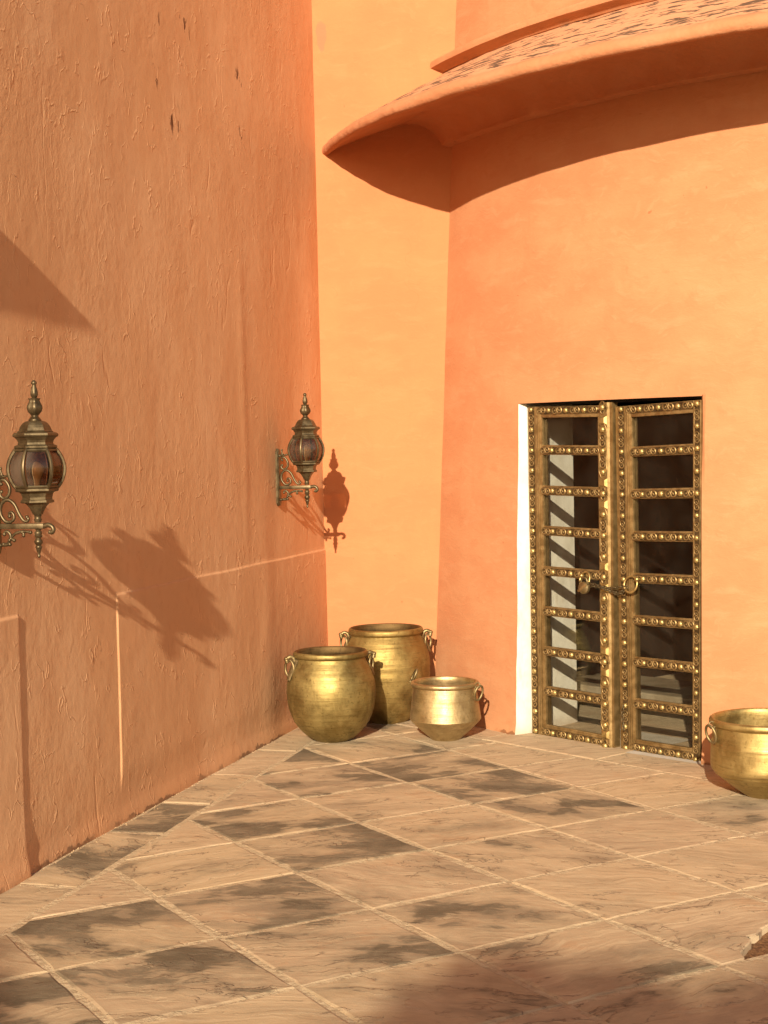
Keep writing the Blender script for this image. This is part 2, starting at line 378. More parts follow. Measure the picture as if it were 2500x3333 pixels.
class MB:
    """collects shapes into one mesh"""
    def __init__(s): s.v = []; s.f = []
    def add(s, v, f):
        b = len(s.v); s.v += [tuple(x) for x in v]; s.f += [tuple(i + b for i in q) for q in f]; return s
    def box(s, x0, x1, y0, y1, z0, z1, bev=0.0):
        if bev <= 0:
            v = [(x, y, z) for z in (z0, z1) for y in (y0, y1) for x in (x0, x1)]
            return s.add(v, [(0, 2, 3, 1), (4, 5, 7, 6), (0, 1, 5, 4), (2, 6, 7, 3), (0, 4, 6, 2), (1, 3, 7, 5)])
        bm = bmesh.new(); bmesh.ops.create_cube(bm, size=1)
        for q in bm.verts:
            q.co = V(((x0 + x1) / 2 + q.co.x * (x1 - x0), (y0 + y1) / 2 + q.co.y * (y1 - y0), (z0 + z1) / 2 + q.co.z * (z1 - z0)))
        bmesh.ops.bevel(bm, geom=bm.edges[:], offset=bev, segments=2, affect='EDGES', profile=.5)
        bm.verts.index_update()
        s.add([q.co.copy() for q in bm.verts], [tuple(q.index for q in f.verts) for f in bm.faces]); bm.free(); return s
    def lathe(s, prof, n=48, ph=0.0, c=(0, 0), closed=False):
        v = []; f = []
        for r, z in prof:
            for k in range(n):
                a = ph + 2 * math.pi * k / n; v.append((c[0] + r * math.cos(a), c[1] + r * math.sin(a), z))
        for i in range(len(prof) - 1):
            for k in range(n):
                k2 = (k + 1) % n; f.append((i * n + k, i * n + k2, (i + 1) * n + k2, (i + 1) * n + k))
        if closed:
            f.append(tuple(reversed(range(n)))); f.append(tuple((len(prof) - 1) * n + k for k in range(n)))
        return s.add(v, f)
    def tube(s, pts, rad, n=8, closed=False, cap=True, flat=1.0, up=None):
        P = [V(p) for p in pts]; N = len(P); rr = rad if isinstance(rad, (list, tuple)) else [rad] * N
        v = []; f = []; ref = V(up) if up else None
        prev = None
        for i in range(N):
            a = P[(i - 1) % N] if (closed or i > 0) else P[i]; b = P[(i + 1) % N] if (closed or i < N - 1) else P[i]
            t = (b - a).normalized()
            if ref is not None: x = ref.cross(t)
            elif prev is None: x = t.orthogonal()
            else: x = prev - t * prev.dot(t)
            if x.length < 1e-6: x = t.orthogonal()
            x.normalize(); prev = x; y = t.cross(x)
            for k in range(n):
                an = 2 * math.pi * k / n
                v.append(P[i] + rr[i] * (x * math.cos(an) + y * math.sin(an) * flat))
        for i in range(N if closed else N - 1):
            j = (i + 1) % N
            for k in range(n):
                k2 = (k + 1) % n; f.append((i * n + k, i * n + k2, j * n + k2, j * n + k))
        if cap and not closed:
            f.append(tuple(reversed(range(n)))); f.append(tuple((N - 1) * n + k for k in range(n)))
        return s.add(v, f)
    def ball(s, c, r, n=10, sq=(1, 1, 1)):
        v = []; f = []; m_ = n // 2
        for i in range(m_ + 1):
            th = math.pi * i / m_
            for k in range(n):
                a = 2 * math.pi * k / n
                v.append((c[0] + r * sq[0] * math.sin(th) * math.cos(a), c[1] + r * sq[1] * math.sin(th) * math.sin(a), c[2] + r * sq[2] * math.cos(th)))
        for i in range(m_):
            for k in range(n):
                k2 = (k + 1) % n; f.append((i * n + k, (i + 1) * n + k, (i + 1) * n + k2, i * n + k2))
        return s.add(v, f)
    def build(s, name, mat, parent=None, smooth=None, fn=None):
        vv = [fn(V(q)) for q in s.v] if fn else s.v
        return mk(name, vv, s.f, mat, parent, smooth)
def spline(pts, k=6):
    """Catmull-Rom through the points"""
    P = [V(p) for p in pts]; out = []
    for i in range(len(P) - 1):
        a = P[i - 1] if i else P[0] * 2 - P[1]; b = P[i]; c = P[i + 1]; d = P[i + 2] if i + 2 < len(P) else P[-1] * 2 - P[-2]
        for j in range(k):
            t = j / k
            out.append(.5 * ((2 * b) + (c - a) * t + (2 * a - 5 * b + 4 * c - d) * t * t + (-a + 3 * b - 3 * c + d) * t ** 3))
    out.append(P[-1]); return out
def grid_mesh(P):
    """P[i][j] rows of points -> verts, faces"""
    n = len(P); k = len(P[0]); v = [q for r in P for q in r]
    f = [(i * k + j, i * k + j + 1, (i + 1) * k + j + 1, (i + 1) * k + j) for i in range(n - 1) for j in range(k - 1)]
    return v, f
def smst(x, a, b):
    t = max(0., min(1., (x - a) / (b - a))); return t * t * (3 - 2 * t)
def nz(x, y, z): return noise.noise(V((x, y, z)))

# ------------------------------------------------------------------ setting: ground and paving
CA = V((-math.sin(R(30.416)), math.cos(R(30.416)), 0))     # the paving's two directions
CC = V((math.cos(R(30.416)), math.sin(R(30.416)), 0))
def ca(c, a, z=0.0): q = CC * c + CA * a; return V((q.x, q.y, z))
G = 120
g = mk('ground', [(-G, -G, -.05), (G, -G, -.05), (G, G, -.05), (-G, G, -.05)], [(0, 1, 2, 3)], M['ground']); tag(g, kind='structure')
LB = V((-.402, 10.227, 0)); DL = V((.2676, .9635, 0)).normalized(); NL = V((DL.y, -DL.x, 0))
HOLE = (3.50, 4.05, 3.752, 4.10)
def mortar_sheet():
    mb = MB(); z = -.0014
    for c0, c1, a0, a1 in ((-4.5, HOLE[0], -2, 12), (HOLE[1], 9, -2, 12), (HOLE[0], HOLE[1], -2, HOLE[2]), (HOLE[0], HOLE[1], HOLE[3], 12)):
        mb.add([ca(c0, a0, z), ca(c1, a0, z), ca(c1, a1, z), ca(c0, a1, z)], [(0, 1, 2, 3)])
    return mb.build('paving', M['mortar'])
paving = tag(mortar_sheet(), kind='structure')

def clip(poly, p, n):
    """keep the side where (q-p).n >= 0"""
    out = []
    for i in range(len(poly)):
        a, b = poly[i], poly[(i + 1) % len(poly)]; da = (a - p).dot(n); db = (b - p).dot(n)
        if da >= 0: out.append(a)
        if (da >= 0) != (db >= 0): out.append(a + (b - a) * (da / (da - db)))
    return out
def area(poly): return abs(sum(poly[i].x * poly[(i + 1) % len(poly)].y - poly[(i + 1) % len(poly)].x * poly[i].y for i in range(len(poly)))) / 2
DARKS = []      # (world x, y, darkness)
def make_slab(poly, dark=None):
    if len(poly) < 3 or area(poly) < .006: return None
    s = sum(poly[i].x * poly[(i + 1) % len(poly)].y - poly[(i + 1) % len(poly)].x * poly[i].y for i in range(len(poly)))
    if s < 0: poly = poly[::-1]
    c = sum(poly, V((0, 0, 0))) / len(poly)
    pts = []
    for i in range(len(poly)):
        a, b = poly[i], poly[(i + 1) % len(poly)]; L = (b - a).length
        k = max(1, int(L / .055)); t = (b - a) / max(L, 1e-6); nrm = V((-t.y, t.x, 0))
        for j in range(k):
            q = a + (b - a) * (j / k)
            amp = .0075 if j else .003
            q = q + nrm * (amp * nz(q.x * 17, q.y * 17, 3.3) + .003 * nz(q.x * 5, q.y * 5, 9.1)) + nrm * (.004 if j else .0)
            pts.append(q)
    n = len(pts)
    tx, ty = random.uniform(-.004, .004), random.uniform(-.004, .004); z0 = random.uniform(-.0012, .0018)
    zz = lambda q: z0 + tx * (q.x - c.x) + ty * (q.y - c.y)
    inn = [q + (c - q).normalized() * .011 for q in pts]
    v = [V((q.x - c.x, q.y - c.y, zz(q) + .0015)) for q in inn] + [V((q.x - c.x, q.y - c.y, zz(q) - .0022)) for q in pts] + [V((q.x - c.x, q.y - c.y, -.035)) for q in pts]
    f = [tuple(range(n))]
    for i in range(n):
        j = (i + 1) % n; f += [(n + i, n + j, j, i), (2 * n + i, 2 * n + j, n + j, n + i)]
    o = mk('paving_slab', v, f, M['slab'], paving); o.location = c
    d = random.choice([.2, .3, .4, .55, .7]) if dark is None else dark
    for x, y, dk in DARKS:
        if len(poly) > 2 and all((V((x, y, 0)) - poly[i]).cross(poly[(i + 1) % len(poly)] - poly[i]).z <= 0 for i in range(len(poly))): d = dk
    o.color = (d, 0, 0, 1); return o
DARKS += [(-.55, 8.0, .75), (.15, 8.15, .70), (.75, 7.75, .66), (-.55, 7.25, .62), (-.75, 7.0, .7), (.2, 7.5, .45), (-.1, 6.65, .6), (-.9, 6.3, .45),
          (-.45, 5.95, .72), (.25, 5.9, .36), (.75, 6.5, .30), (.3, 6.45, .42), (-1.05, 5.35, .70), (-.35, 5.2, .45), (.45, 5.55, .55), (1.05, 5.65, .35),
          (-.65, 4.8, .55), (1.0, 4.6, .3), (-.9, 4.9, .6), (-1.35, 4.9, .75), (.45, 4.4, .3), (.1, 4.8, .4), (.7, 5.0, .5), (1.35, 7.3, .15), (1.0, 8.2, .05), (1.5, 7.7, .0), (.6, 8.6, .05), (-.1, 8.75, .5), (1.3, 6.6, .2), (.55, 7.0, .35)]
BL0 = V((-.5, 8.89, 0)); DB_ = (V((-.5, 8.89, 0)) - V((-1.396, 5.497, 0))).normalized(); NB_ = V((DB_.y, -DB_.x, 0))
JW = .0085
lanes = [-2.15, -1.52, -.90, -.28, .345, .96, 1.577, 2.194, 2.808, 3.437, 4.067, 4.705, 5.9]
rows = [.74, 1.34, 1.94, 2.54, 3.14, 3.742, 4.34, 4.94, 5.548, 6.14, 6.745, 7.36, 7.95, 8.55, 9.15]
WALLP = V((.295, 9.99, 0))
def keep_out(poly):
    """trim against the foot of the back wall; the bastion's foot covers the rest"""
    return clip(poly, V((-.402, 10.16, 0)), V((-.32, -.947, 0)))
ED0, ED1 = ca(5.005, 7.66), ca(5.335, 5.88)                       # joint that follows the bastion
edd = (ED1 - ED0).normalized(); edn = V((edd.y, -edd.x, 0))       # points away from the bastion?
if (V((0, 0, 0)) - ED0).dot(edn) < 0: edn = -edn
jit = random.Random(3)
for i in range(len(lanes) - 1):
    for j in range(len(rows) - 1):
        c0, c1, a0, a1 = lanes[i], lanes[i + 1], rows[j], rows[j + 1]
        sh = jit.uniform(-.02, .02); a0 += sh * 0; 
        jw = JW * jit.uniform(.75, 1.15); jw2 = JW * jit.uniform(.55, .9)
        if i == 9 and j == 5: continue
        poly = [ca(c0 + jw, a0 + jw2), ca(c1 - jw, a0 + jw2), ca(c1 - jw, a1 - jw2), ca(c0 + jw, a1 - jw2)]
        ctr = sum(poly, V((0, 0, 0))) / 4
        if ctr.y < 1.2 or ctr.y > 11 or abs(ctr.x) > 3.4: continue
        poly = clip(poly, BL0 + NB_ * .010, NB_)
        if len(poly) > 2 and i >= 11 - 0: poly = clip(poly, ED0 + edn * .008, edn)
        if len(poly) > 2: poly = keep_out(poly)
        if len(poly) > 2: make_slab(poly)
# the slab with a broken corner
make_slab([ca(*q) for q in ((3.449, 3.752), (3.55, 3.752), (3.575, 3.80), (3.63, 3.835), (3.70, 3.875), (3.715, 3.915), (3.78, 3.915), (3.83, 3.955), (3.92, 3.985), (3.955, 4.05), (4.055, 4.085), (4.055, 4.332), (3.449, 4.332))], .40)
sv = [[ca(HOLE[0] - .03 + .022 * i, HOLE[2] - .02 + .022 * j, -.026 + .010 * nz(i * .6, j * .6, 2) + .004 * nz(i * 1.9, j * 1.9, 7)) for i in range(28)] for j in range(18)]
tag(mk('soil', *grid_mesh(sv), M['soil'], smooth=180), kind='stuff')
# narrow slabs along the left wall
cuts = [(-.64, 8.81), (-.82, 8.15), (-.985, 7.50), (-1.15, 6.935), (-1.38, 6.09), (-1.55, 5.45), (-1.75, 4.80)]
tc = [(V((x, y, 0)) - LB).dot(DL) for x, y in cuts]; tc = [.4] + tc + [tc[-1] - .7 * k for k in range(1, 6)]
for k in range(len(tc) - 1):
    ta, tb = tc[k] - .007, tc[k + 1] + .007
    A = LB + DL * ta; B = LB + DL * tb
    poly = [A + NL * -.05, A + NL * .7, B + NL * .7, B + NL * -.05]
    sk = V((.99, -.10, 0))
    poly = clip(poly, BL0 - NB_ * .011, -NB_); poly = clip(poly, LB + NL * .018, NL) if len(poly) > 2 else poly
    poly = keep_out(poly) if len(poly) > 2 else poly
    if len(poly) > 2: make_slab(poly, [.25, .35, .3, .75, .55, .5, .4, .3][k % 8])
# slabs along the foot of the bastion
t0 = [-1.6, -.75, .15, 1.05, 1.9, 2.7, 3.4]
for k in range(len(t0) - 1):
    A = ED0 + edd * (t0[k] + .007); B = ED0 + edd * (t0[k + 1] - .007)
    poly = [A - edn * .009, B - edn * .009, B - edn * 1.1, A - edn * 1.1]
    poly = keep_out(poly)
    if len(poly) > 2: make_slab(poly, .04)

# ------------------------------------------------------------------ left wall
def left_pt(s, z, d): return LB - DL * s + NL * d + V((0, 0, z))
def left_relief(s, z):
    wob = .0035 * nz(s * 2, z * 2, 5)
    d = .007 * nz(s * .9 + 3, z * .6, 1.7) + .0024 * nz(s * 2.6, z * 1.5, 4.2) + .0009 * nz(s * 7, z * 4.6, 8.8) + .0007 * nz(s * 17, z * 12, 2.8)
    # broad vertical swelling near the corner, strongest low down
    d += .0045 * math.exp(-((s - 1.16) / .12) ** 2) * smst(z, 2.4, .5) + .0035 * math.exp(-((s - 1.46) / .05) ** 2) * smst(z, .9, 1.6) * smst(z, 3.2, 2.4)
    # shallow raised dado panel with a ledge at 1.07 m, fading out above the foot
    lo = smst(z, .14, .26)
    pan = smst(s, 3.206 + wob, 3.198 + wob) * smst(z, 1.079 + wob, 1.067 + wob) * lo
    d += .0068 * pan
    # thicker pier at the left with its top at the same height
    pier = smst(s, 4.118 + wob, 4.134 + wob) * smst(z, 1.080 + wob, 1.066 + wob)
    d += pier * (.0085 + .012 * smst(z, .3, .02))
    d += .012 * smst(z, .10, .0)                      # plaster splays at the foot
    return d
def left_axis(lo, hi, step, extra):
    a = list(np.arange(lo, hi, step)) + extra; return sorted(set(round(float(x), 4) for x in a))
ss = left_axis(-.25, 5.0, .020, [3.190, 3.195, 3.198, 3.202, 3.206, 3.211, 4.112, 4.117, 4.121, 4.126, 4.131, 4.136])
ss += [5.2, 5.6, 6.2, 7, 8, 9, 10, 11, 12]
zs = left_axis(-.04, 4.9, .022, [1.060, 1.065, 1.069, 1.073, 1.077, 1.082]) + [5.0, 5.4, 6.0, 6.6, 7.2]
P = [[left_pt(s, z, left_relief(s, z) if s < 5.1 else left_relief(s, z) * .0) for z in zs] for s in ss]
lv, lf = grid_mesh(P)
lw = mk('plaster_wall', lv, lf, M['left'], smooth=180)
tag(lw, 'rough terracotta plaster wall on the left carrying both lanterns', 'wall')
# body and coping of that wall, so that it is solid
mb = MB()
b0, b1 = LB + DL * .25, LB - DL * 12
mb.add([b0 - NL * .02 + V((0, 0, 7.2)), b1 - NL * .02 + V((0, 0, 7.2)), b1 - NL * .6 + V((0, 0, 7.2)), b0 - NL * .6 + V((0, 0, 7.2)),
        b0 - NL * .6, b1 - NL * .6, b1 - NL * .02, b0 - NL * .02], [(0, 1, 2, 3), (2, 3, 4, 5), (0, 3, 4, 7), (1, 2, 5, 6)])
mb.build('wall_back', M['left'], lw)
# small unseen eave added further along the left wall to cast the left-edge shadow
hb = MB(); prof = [(0, -.018), (.267, -.018), (.273, -.009), (.267, 0), (0, 0)]
S0, S1, HZ = 5.52, 7.6, 3.135
sec = []
for k in range(14):
    f_ = k / 13; s_ = S0 + (S1 - S0) * (f_ ** 1.6)
    gr = math.sqrt(max(0, 1 - (1 - min(1, (s_ - S0) / .05)) ** 2)) * .25 + .75
    sec.append([left_pt(s_, HZ + z_, d_ * gr) for d_, z_ in prof])
v, f = grid_mesh(sec); f.append(tuple(range(5)))
hb.add(v, f); recalc(hb.build('added_eave', M['hood'], lw, smooth=40))

rg = random.Random(11); cv = []; cf = []
for _ in range(300):
    t_ = rg.uniform(-5.6, -.2); q = LB + DL * t_ + NL * (.012 + abs(rg.gauss(0, .018))); r = rg.uniform(.0015, .0050) * (1 if rg.random() < .9 else 1.5)
    k = len(cv); a = rg.uniform(0, 6.28)
    cv += [q + V((r * math.cos(a + b_) * rg.uniform(.7, 1.2), r * math.sin(a + b_) * rg.uniform(.7, 1.2), .0)) for b_ in (0, 1.57, 3.14, 4.71)] + [q + V((rg.uniform(-.3, .3) * r, rg.uniform(-.3, .3) * r, r * rg.uniform(.7, 1.1)))]
    cf += [(k, k + 1, k + 4), (k + 1, k + 2, k + 4), (k + 2, k + 3, k + 4), (k + 3, k, k + 4)]
tag(mk('plaster_crumbs', cv, cf, M['ground']), kind='stuff')

# ------------------------------------------------------------------ back wall (narrow, ochre)
DBK = (V((.30, 9.99, 0)) - LB).normalized(); NBK = V((DBK.y, -DBK.x, 0))
xs = left_axis(-.02, 1.3, .03, []); zz = left_axis(-.04, 5.2, .04, []) + [5.6, 6.4, 7.2]
P = [[LB + DBK * x + V((0, 0, z)) + NBK * (.004 * nz(x * 2, z * 1.2, 6) + .0015 * nz(x * 9, z * 7, 1)) for x in xs] for z in zz]
bw = mk('plaster_wall', *grid_mesh(P), M['back'], smooth=180)
tag(bw, 'narrow yellow-ochre wall in the corner behind the tallest brass pot', 'wall')
mb = MB(); q0, q1 = LB - DBK * .02, LB + DBK * 1.3
mb.add([q0 + V((0, 0, 7.2)), q1 + V((0, 0, 7.2)), q1 - NBK * .5 + V((0, 0, 7.2)), q0 - NBK * .5 + V((0, 0, 7.2)), q0 - NBK * .5, q1 - NBK * .5], [(0, 1, 2, 3), (2, 3, 4, 5)])
mb.build('wall_back', M['back'], bw)

# ------------------------------------------------------------------ round bastion with the door opening
def tw(th, z, d=0.0):
    r = CR - BAT * z + d; return V((CX + r * math.cos(th), CY + r * math.sin(th), z))
def tw_relief(th, z):
    u = th * 4.2; return .006 * nz(u * .8, z * .7, 3) + .0025 * nz(u * 3, z * 2.2, 7) + .0008 * nz(u * 11, z * 9, 1) + .012 * smst(z, .07, 0)
TL = lambda z: R(-145.03 - .085 * z + .10 * nz(z * 2.1, 4, 1) + .05 * nz(z * 9, 2, 5))
TR = lambda z: R(-127.30 - .045 * z)
ZL, ZR = 1.982, 1.974
def tgrid(tha, thb, nth, zlist):
    """zlist(th-fraction) -> list of z"""
    out = []
    for i in range(nth + 1):
        fr = i / nth; row = []
        for z in zlist(fr):
            th = tha(z) + (thb(z) - tha(z)) * fr; row.append(tw(th, z, tw_relief(th, z)))
        out.append(row)
    return grid_mesh(out)
def zcol(ztop): 
    lo = [-.04 + (ztop + .04) * k / 50 for k in range(51)]; hi = [ztop + (7.2 - ztop) * (k / 60) ** 1.35 for k in range(1, 61)]
    return lo + hi
def zhi(ztop): return [ztop] + [ztop + (7.2 - ztop) * (k / 60) ** 1.35 for k in range(1, 61)]
mb = MB()
mb.add(*tgrid(lambda z: R(-176), TL, 60, lambda fr: zcol(ZL)))
mb.add(*tgrid(TL, TR, 40, lambda fr: zhi(ZL + (ZR - ZL) * fr)))
mb.add(*tgrid(TR, lambda z: R(-40), 70, lambda fr: zcol(ZR)))
tower = mb.build('bastion', M['tower'], smooth=180)
tag(tower, 'round peach-plastered bastion on the right with a curved canopy above its glazed door', 'tower')
cap = [tw(R(a), 7.2) for a in range(-176, -39, 4)]
mk('tower_top', cap + [V((CX, CY, 7.2))], [tuple(range(len(cap) + 1))], M['tower'], tower)

def sweep(name, prof, a0, a1, n, mat, amp=0.0, smooth=40, grow=0.0):
    rows_ = []
    for i in range(n + 1):
        th = R(a0 + (a1 - a0) * i / n); row = []
        for k, (p_, z_) in enumerate(prof):
            u = th * 4.8; p_ = p_ * (1 + grow * smst(math.degrees(th), -163.5, -151))
            w = amp * (.8 * nz(u * 2.2, z_ * 6, k * .25) + .6 * nz(u * 7, z_ * 9, k * .5) + .45 * nz(u * 19, z_ * 14, k * .9) - .9 * max(0, nz(u * 5.3, 2, 8) - .42) * 2)
            row.append(tw(th, z_, p_ + w * (1 if p_ > .02 else 0)) + V((0, 0, .7 * amp * nz(u * 3.1, p_ * 5, 4) if p_ > .02 else 0)))
        rows_.append(row)
    return mk(name, *grid_mesh(rows_), mat, tower, smooth)
# canopy: under side from the wall outwards, rolled lip, sloping top back to the wall
und = [(-.03, 3.655), (.02, 3.655), (.048, 3.668), (.052, 3.69), (.075, 3.735), (.11, 3.782), (.155, 3.812), (.21, 3.826), (.245, 3.830), (.27, 3.822), (.45, 3.765), (.60, 3.716), (.645, 3.694)]
lip = [(.655, 3.684), (.668, 3.676), (.684, 3.676), (.696, 3.686), (.702, 3.704), (.699, 3.724), (.688, 3.742), (.668, 3.756)]
top = [(.62, 3.786), (.55, 3.826), (.47, 3.874), (.38, 3.930), (.29, 3.982), (.20, 4.030), (.10, 4.088), (.03, 4.138), (-.03, 4.175)]
canopy = sweep('canopy', und + lip + top, -172, -60, 300, M['hood'], .009, 50, .085)
canopy['label'] = 'curved eave with lichen streaks on top'
sweep('cornice_moulding', [(-.03, 4.128), (.055, 4.132), (.072, 4.150), (.10, 4.158), (.118, 4.168), (.122, 4.19), (.118, 4.208), (.10, 4.218), (-.03, 4.226)], -170, -60, 130, M['tower'], .003, 35)

# ------------------------------------------------------------------ doorway: jambs, lintel, sill, room behind
PL = V((.870, 9.189, 0)); DU = V((.659, -.752, 0)).normalized(); NI = V((-DU.y, DU.x, 0))   # NI points into the room
RZ = math.atan2(DU.y, DU.x)
def dp(u, z, y=0.0): return PL + DU * u + NI * y + V((0, 0, z))
TH = .46
def jamb(name, fn_front, u_in0, u_in1, mat, par):
    """surface from the wall face to the inner end of the passage"""
    rows_ = []
    for k in range(25):
        z = -.01 + (1.99) * k / 24; a = fn_front(z); b = dp(u_in0, z, .0); c = dp(u_in1, z, TH)
        rows_.append([a, a + (b - a) * .5 + V((0, 0, 0)), b, c])
    v, f = grid_mesh(rows_); return mk(name, v, f, mat, par, 30)
fl = lambda z: tw(TL(z), z, tw_relief(TL(z), z) + .001)
fr_ = lambda z: tw(TR(z), z, tw_relief(TR(z), z) + .001)
room = thing('doorway_room', 'dim room behind the door glass with a white jamb', 'room')
jl = jamb('door_jamb', fl, -.006, -.055, M['white'], tower); jl['label'] = 'sunlit white limewashed jamb left of the door'
jr = jamb('door_jamb', fr_, 1.285, 1.285, M['tower'], tower); jr['label'] = 'peach jamb right of the door'
rows_ = []
for k in range(13):
    f_ = k / 12; th = TL(ZL) + (TR(ZR) - TL(ZL)) * f_; zf = ZL + (ZR - ZL) * f_
    a = tw(th, zf, tw_relief(th, zf) + .001); c = dp(-.055 + 1.34 * f_, 1.978 - .002 * f_, TH); rows_.append([a, (a + c) / 2, c])
mk('lintel_soffit', *grid_mesh(rows_), M['soffit'], tower, 30)
MB().add([fl(0.0) + V((0, 0, .002)), fr_(0.0) + V((0, 0, .002)), dp(1.29, .002, TH), dp(-.06, .002, TH)], [(0, 1, 2, 3)]).build('sill', mat_plain('grey_stone_sill', (.50, .44, .36), (.56, .50, .42), .8, 14, .003), tower)
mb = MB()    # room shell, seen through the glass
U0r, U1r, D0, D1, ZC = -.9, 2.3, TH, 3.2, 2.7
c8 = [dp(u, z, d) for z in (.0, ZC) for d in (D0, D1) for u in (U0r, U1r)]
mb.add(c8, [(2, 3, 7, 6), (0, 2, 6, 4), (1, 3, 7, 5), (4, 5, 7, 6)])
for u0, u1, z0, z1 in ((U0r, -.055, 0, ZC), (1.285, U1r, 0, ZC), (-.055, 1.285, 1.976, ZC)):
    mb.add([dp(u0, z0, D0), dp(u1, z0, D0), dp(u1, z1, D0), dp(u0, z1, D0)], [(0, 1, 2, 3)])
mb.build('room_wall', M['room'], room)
MB().add([dp(U0r, -.012, TH), dp(U1r, -.012, TH), dp(U1r, -.012, D1), dp(U0r, -.012, D1)], [(0, 1, 2, 3)]).build('room_floor', M['roomfloor'], room)
MB().box(-.9, 2.3, 1.15, 1.75, -.01, .10, .01).build('step', M['roomfloor'], room, fn=lambda q: dp(q.x, q.z, q.y))
# cabinet in the room
cab = thing('wooden_cabinet', 'dark red wooden cabinet with pale inlay standing in the room behind the door glass', 'cabinet', dp(.62, 0, .95), RZ)
MB().box(-.02, .80, 0, .42, .44, 1.14, .012).build('body', M['cabinet'], cab, 30)
for x in (.03, .75):
    for y in (.05, .37): MB().box(x - .025, x + .025, y - .025, y + .025, 0, .438, .004).build('leg', M['cabinet'], cab, 30)
MB().box(.02, .37, -.012, -.001, .50, 1.08, .004).build('door', M['cabinet'], cab, 30)
MB().box(.41, .76, -.012, -.001, .50, 1.08, .004).build('door', M['cabinet'], cab, 30)
im = MB(); 
for dx, dz, r_ in ((0, .06, .012), (-.018, .045, .010), (.018, .045, .010), (0, .02, .011), (0, -.01, .010), (-.015, -.03, .012), (.015, -.03, .012), (0, -.04, .012)): im.ball((.10 + dx, -.014, .82 + dz), r_, 8, (1, .25, 1))
im.build('inlay', M['inlay'], cab, 180)
for k in range(4): MB().ball((.06 + .055 * k, -.014, .99 + .012 * abs(k - 1.5)), .006, 6).build('stud', M['gold'], cab, 180)

# ------------------------------------------------------------------ door leaves
def stud_mesh():
    mb = MB(); n = 14; prof = [(.0175, 0), (.0175, .003), (.0160, .008), (.0125, .0125), (.007, .015), (.0015, .0157)]
    v = []; f = []
    for i, (r, h) in enumerate(prof):
        for k in range(n):
            a = 2 * math.pi * k / n; rr = r * (1 + (.09 * math.cos(7 * a) if i < 4 else 0)); v.append((rr * math.cos(a), -h, rr * math.sin(a)))
    for i in range(len(prof) - 1):
        for k in range(n): k2 = (k + 1) % n; f.append((i * n + k, i * n + k2, (i + 1) * n + k2, (i + 1) * n + k))
    f.append(tuple((len(prof) - 1) * n + k for k in range(n)))
    mb.add(v, f); o = recalc(mb.build('stud', M['gold'], None, 50)); me = o.data; bpy.data.objects.remove(o); return me
def scroll_mesh(L=.072, Wd=.044):
    """pair of facing C-scrolls with a leaf cross between, laid along x"""
    mb = MB(); r = Wd * .40
    for sx in (-1, 1):
        c = sx * L * .26
        pts = [(c + sx * r * math.cos(a) * .95, -.003, r * math.sin(a)) for a in np.linspace(R(150), R(-165), 10)]
        mb.tube(pts, [.0022 + .0026 * math.sin(math.pi * k / 9) for k in range(10)], 5)
        mb.ball((c - sx * r * .15, -.003, 0), r * .36, 6, (1, .7, 1))
        mb.tube([(c - sx * r * .9, -.003, r * .75), (c - sx * r * .2, -.004, r * .2), (c + sx * r * .2, -.003, -r * .3)], [.003, .0036, .002], 5)
    for sx, sz in ((1, 1), (1, -1), (-1, 1), (-1, -1)):
        mb.tube([(0, -.004, 0), (sx * L * .07, -.004, sz * Wd * .24), (sx * L * .06, -.002, sz * Wd * .42)], [.0042, .0034, .0012], 5)
    mb.ball((0, -.004, 0), .0055, 6)
    o = mb.build('scroll_ornament', M['clad'], None, 60); me = o.data; bpy.data.objects.remove(o); return me
STUD, SCROLL, SCROLLV = stud_mesh(), scroll_mesh(), None
leafL = thing('door_leaf', 'left brass-clad glazed door leaf with the raised centre strip, beside the white jamb', 'door', dp(0, 0), RZ, 'leaves of the double door')
leafR = thing('door_leaf', 'right brass-clad glazed door leaf without a centre strip, nearer the lone pot', 'door', dp(1.25, 0), RZ, 'leaves of the double door')
# local x runs along the door from the hinge of the left leaf (right leaf is shifted by -1.25), y goes inwards, z up
def wL(q): return V((q.x + .012 * q.z / 1.95, q.y, q.z - .012 * q.x / .57 ))
def wR(q):
    k = q.z / 1.95; x = q.x - .700; x = .700 + x * (.955 + .075 * k)
    return V((x - 1.25, q.y, q.z - .012 + .014 * (q.x - .7) / .55 * k))
def orn(me, name, leaf, warp, x, z, y, vertical=False, s=1.0, par=None):
    o = mk(name, None, None, None, leaf, me=me); o.location = warp(V((x + random.uniform(-.0012, .0012), y, z + random.uniform(-.0012, .0012))))
    tw_ = random.uniform(-.5, .5) if name == 'stud' else random.uniform(-.05, .05); k_ = s * random.uniform(.90, 1.04)
    o.rotation_euler = (random.uniform(-.06, .06), (R(90) if vertical else 0) + tw_, 0); o.scale = (k_, k_ * random.uniform(.8, 1.05), k_); return o
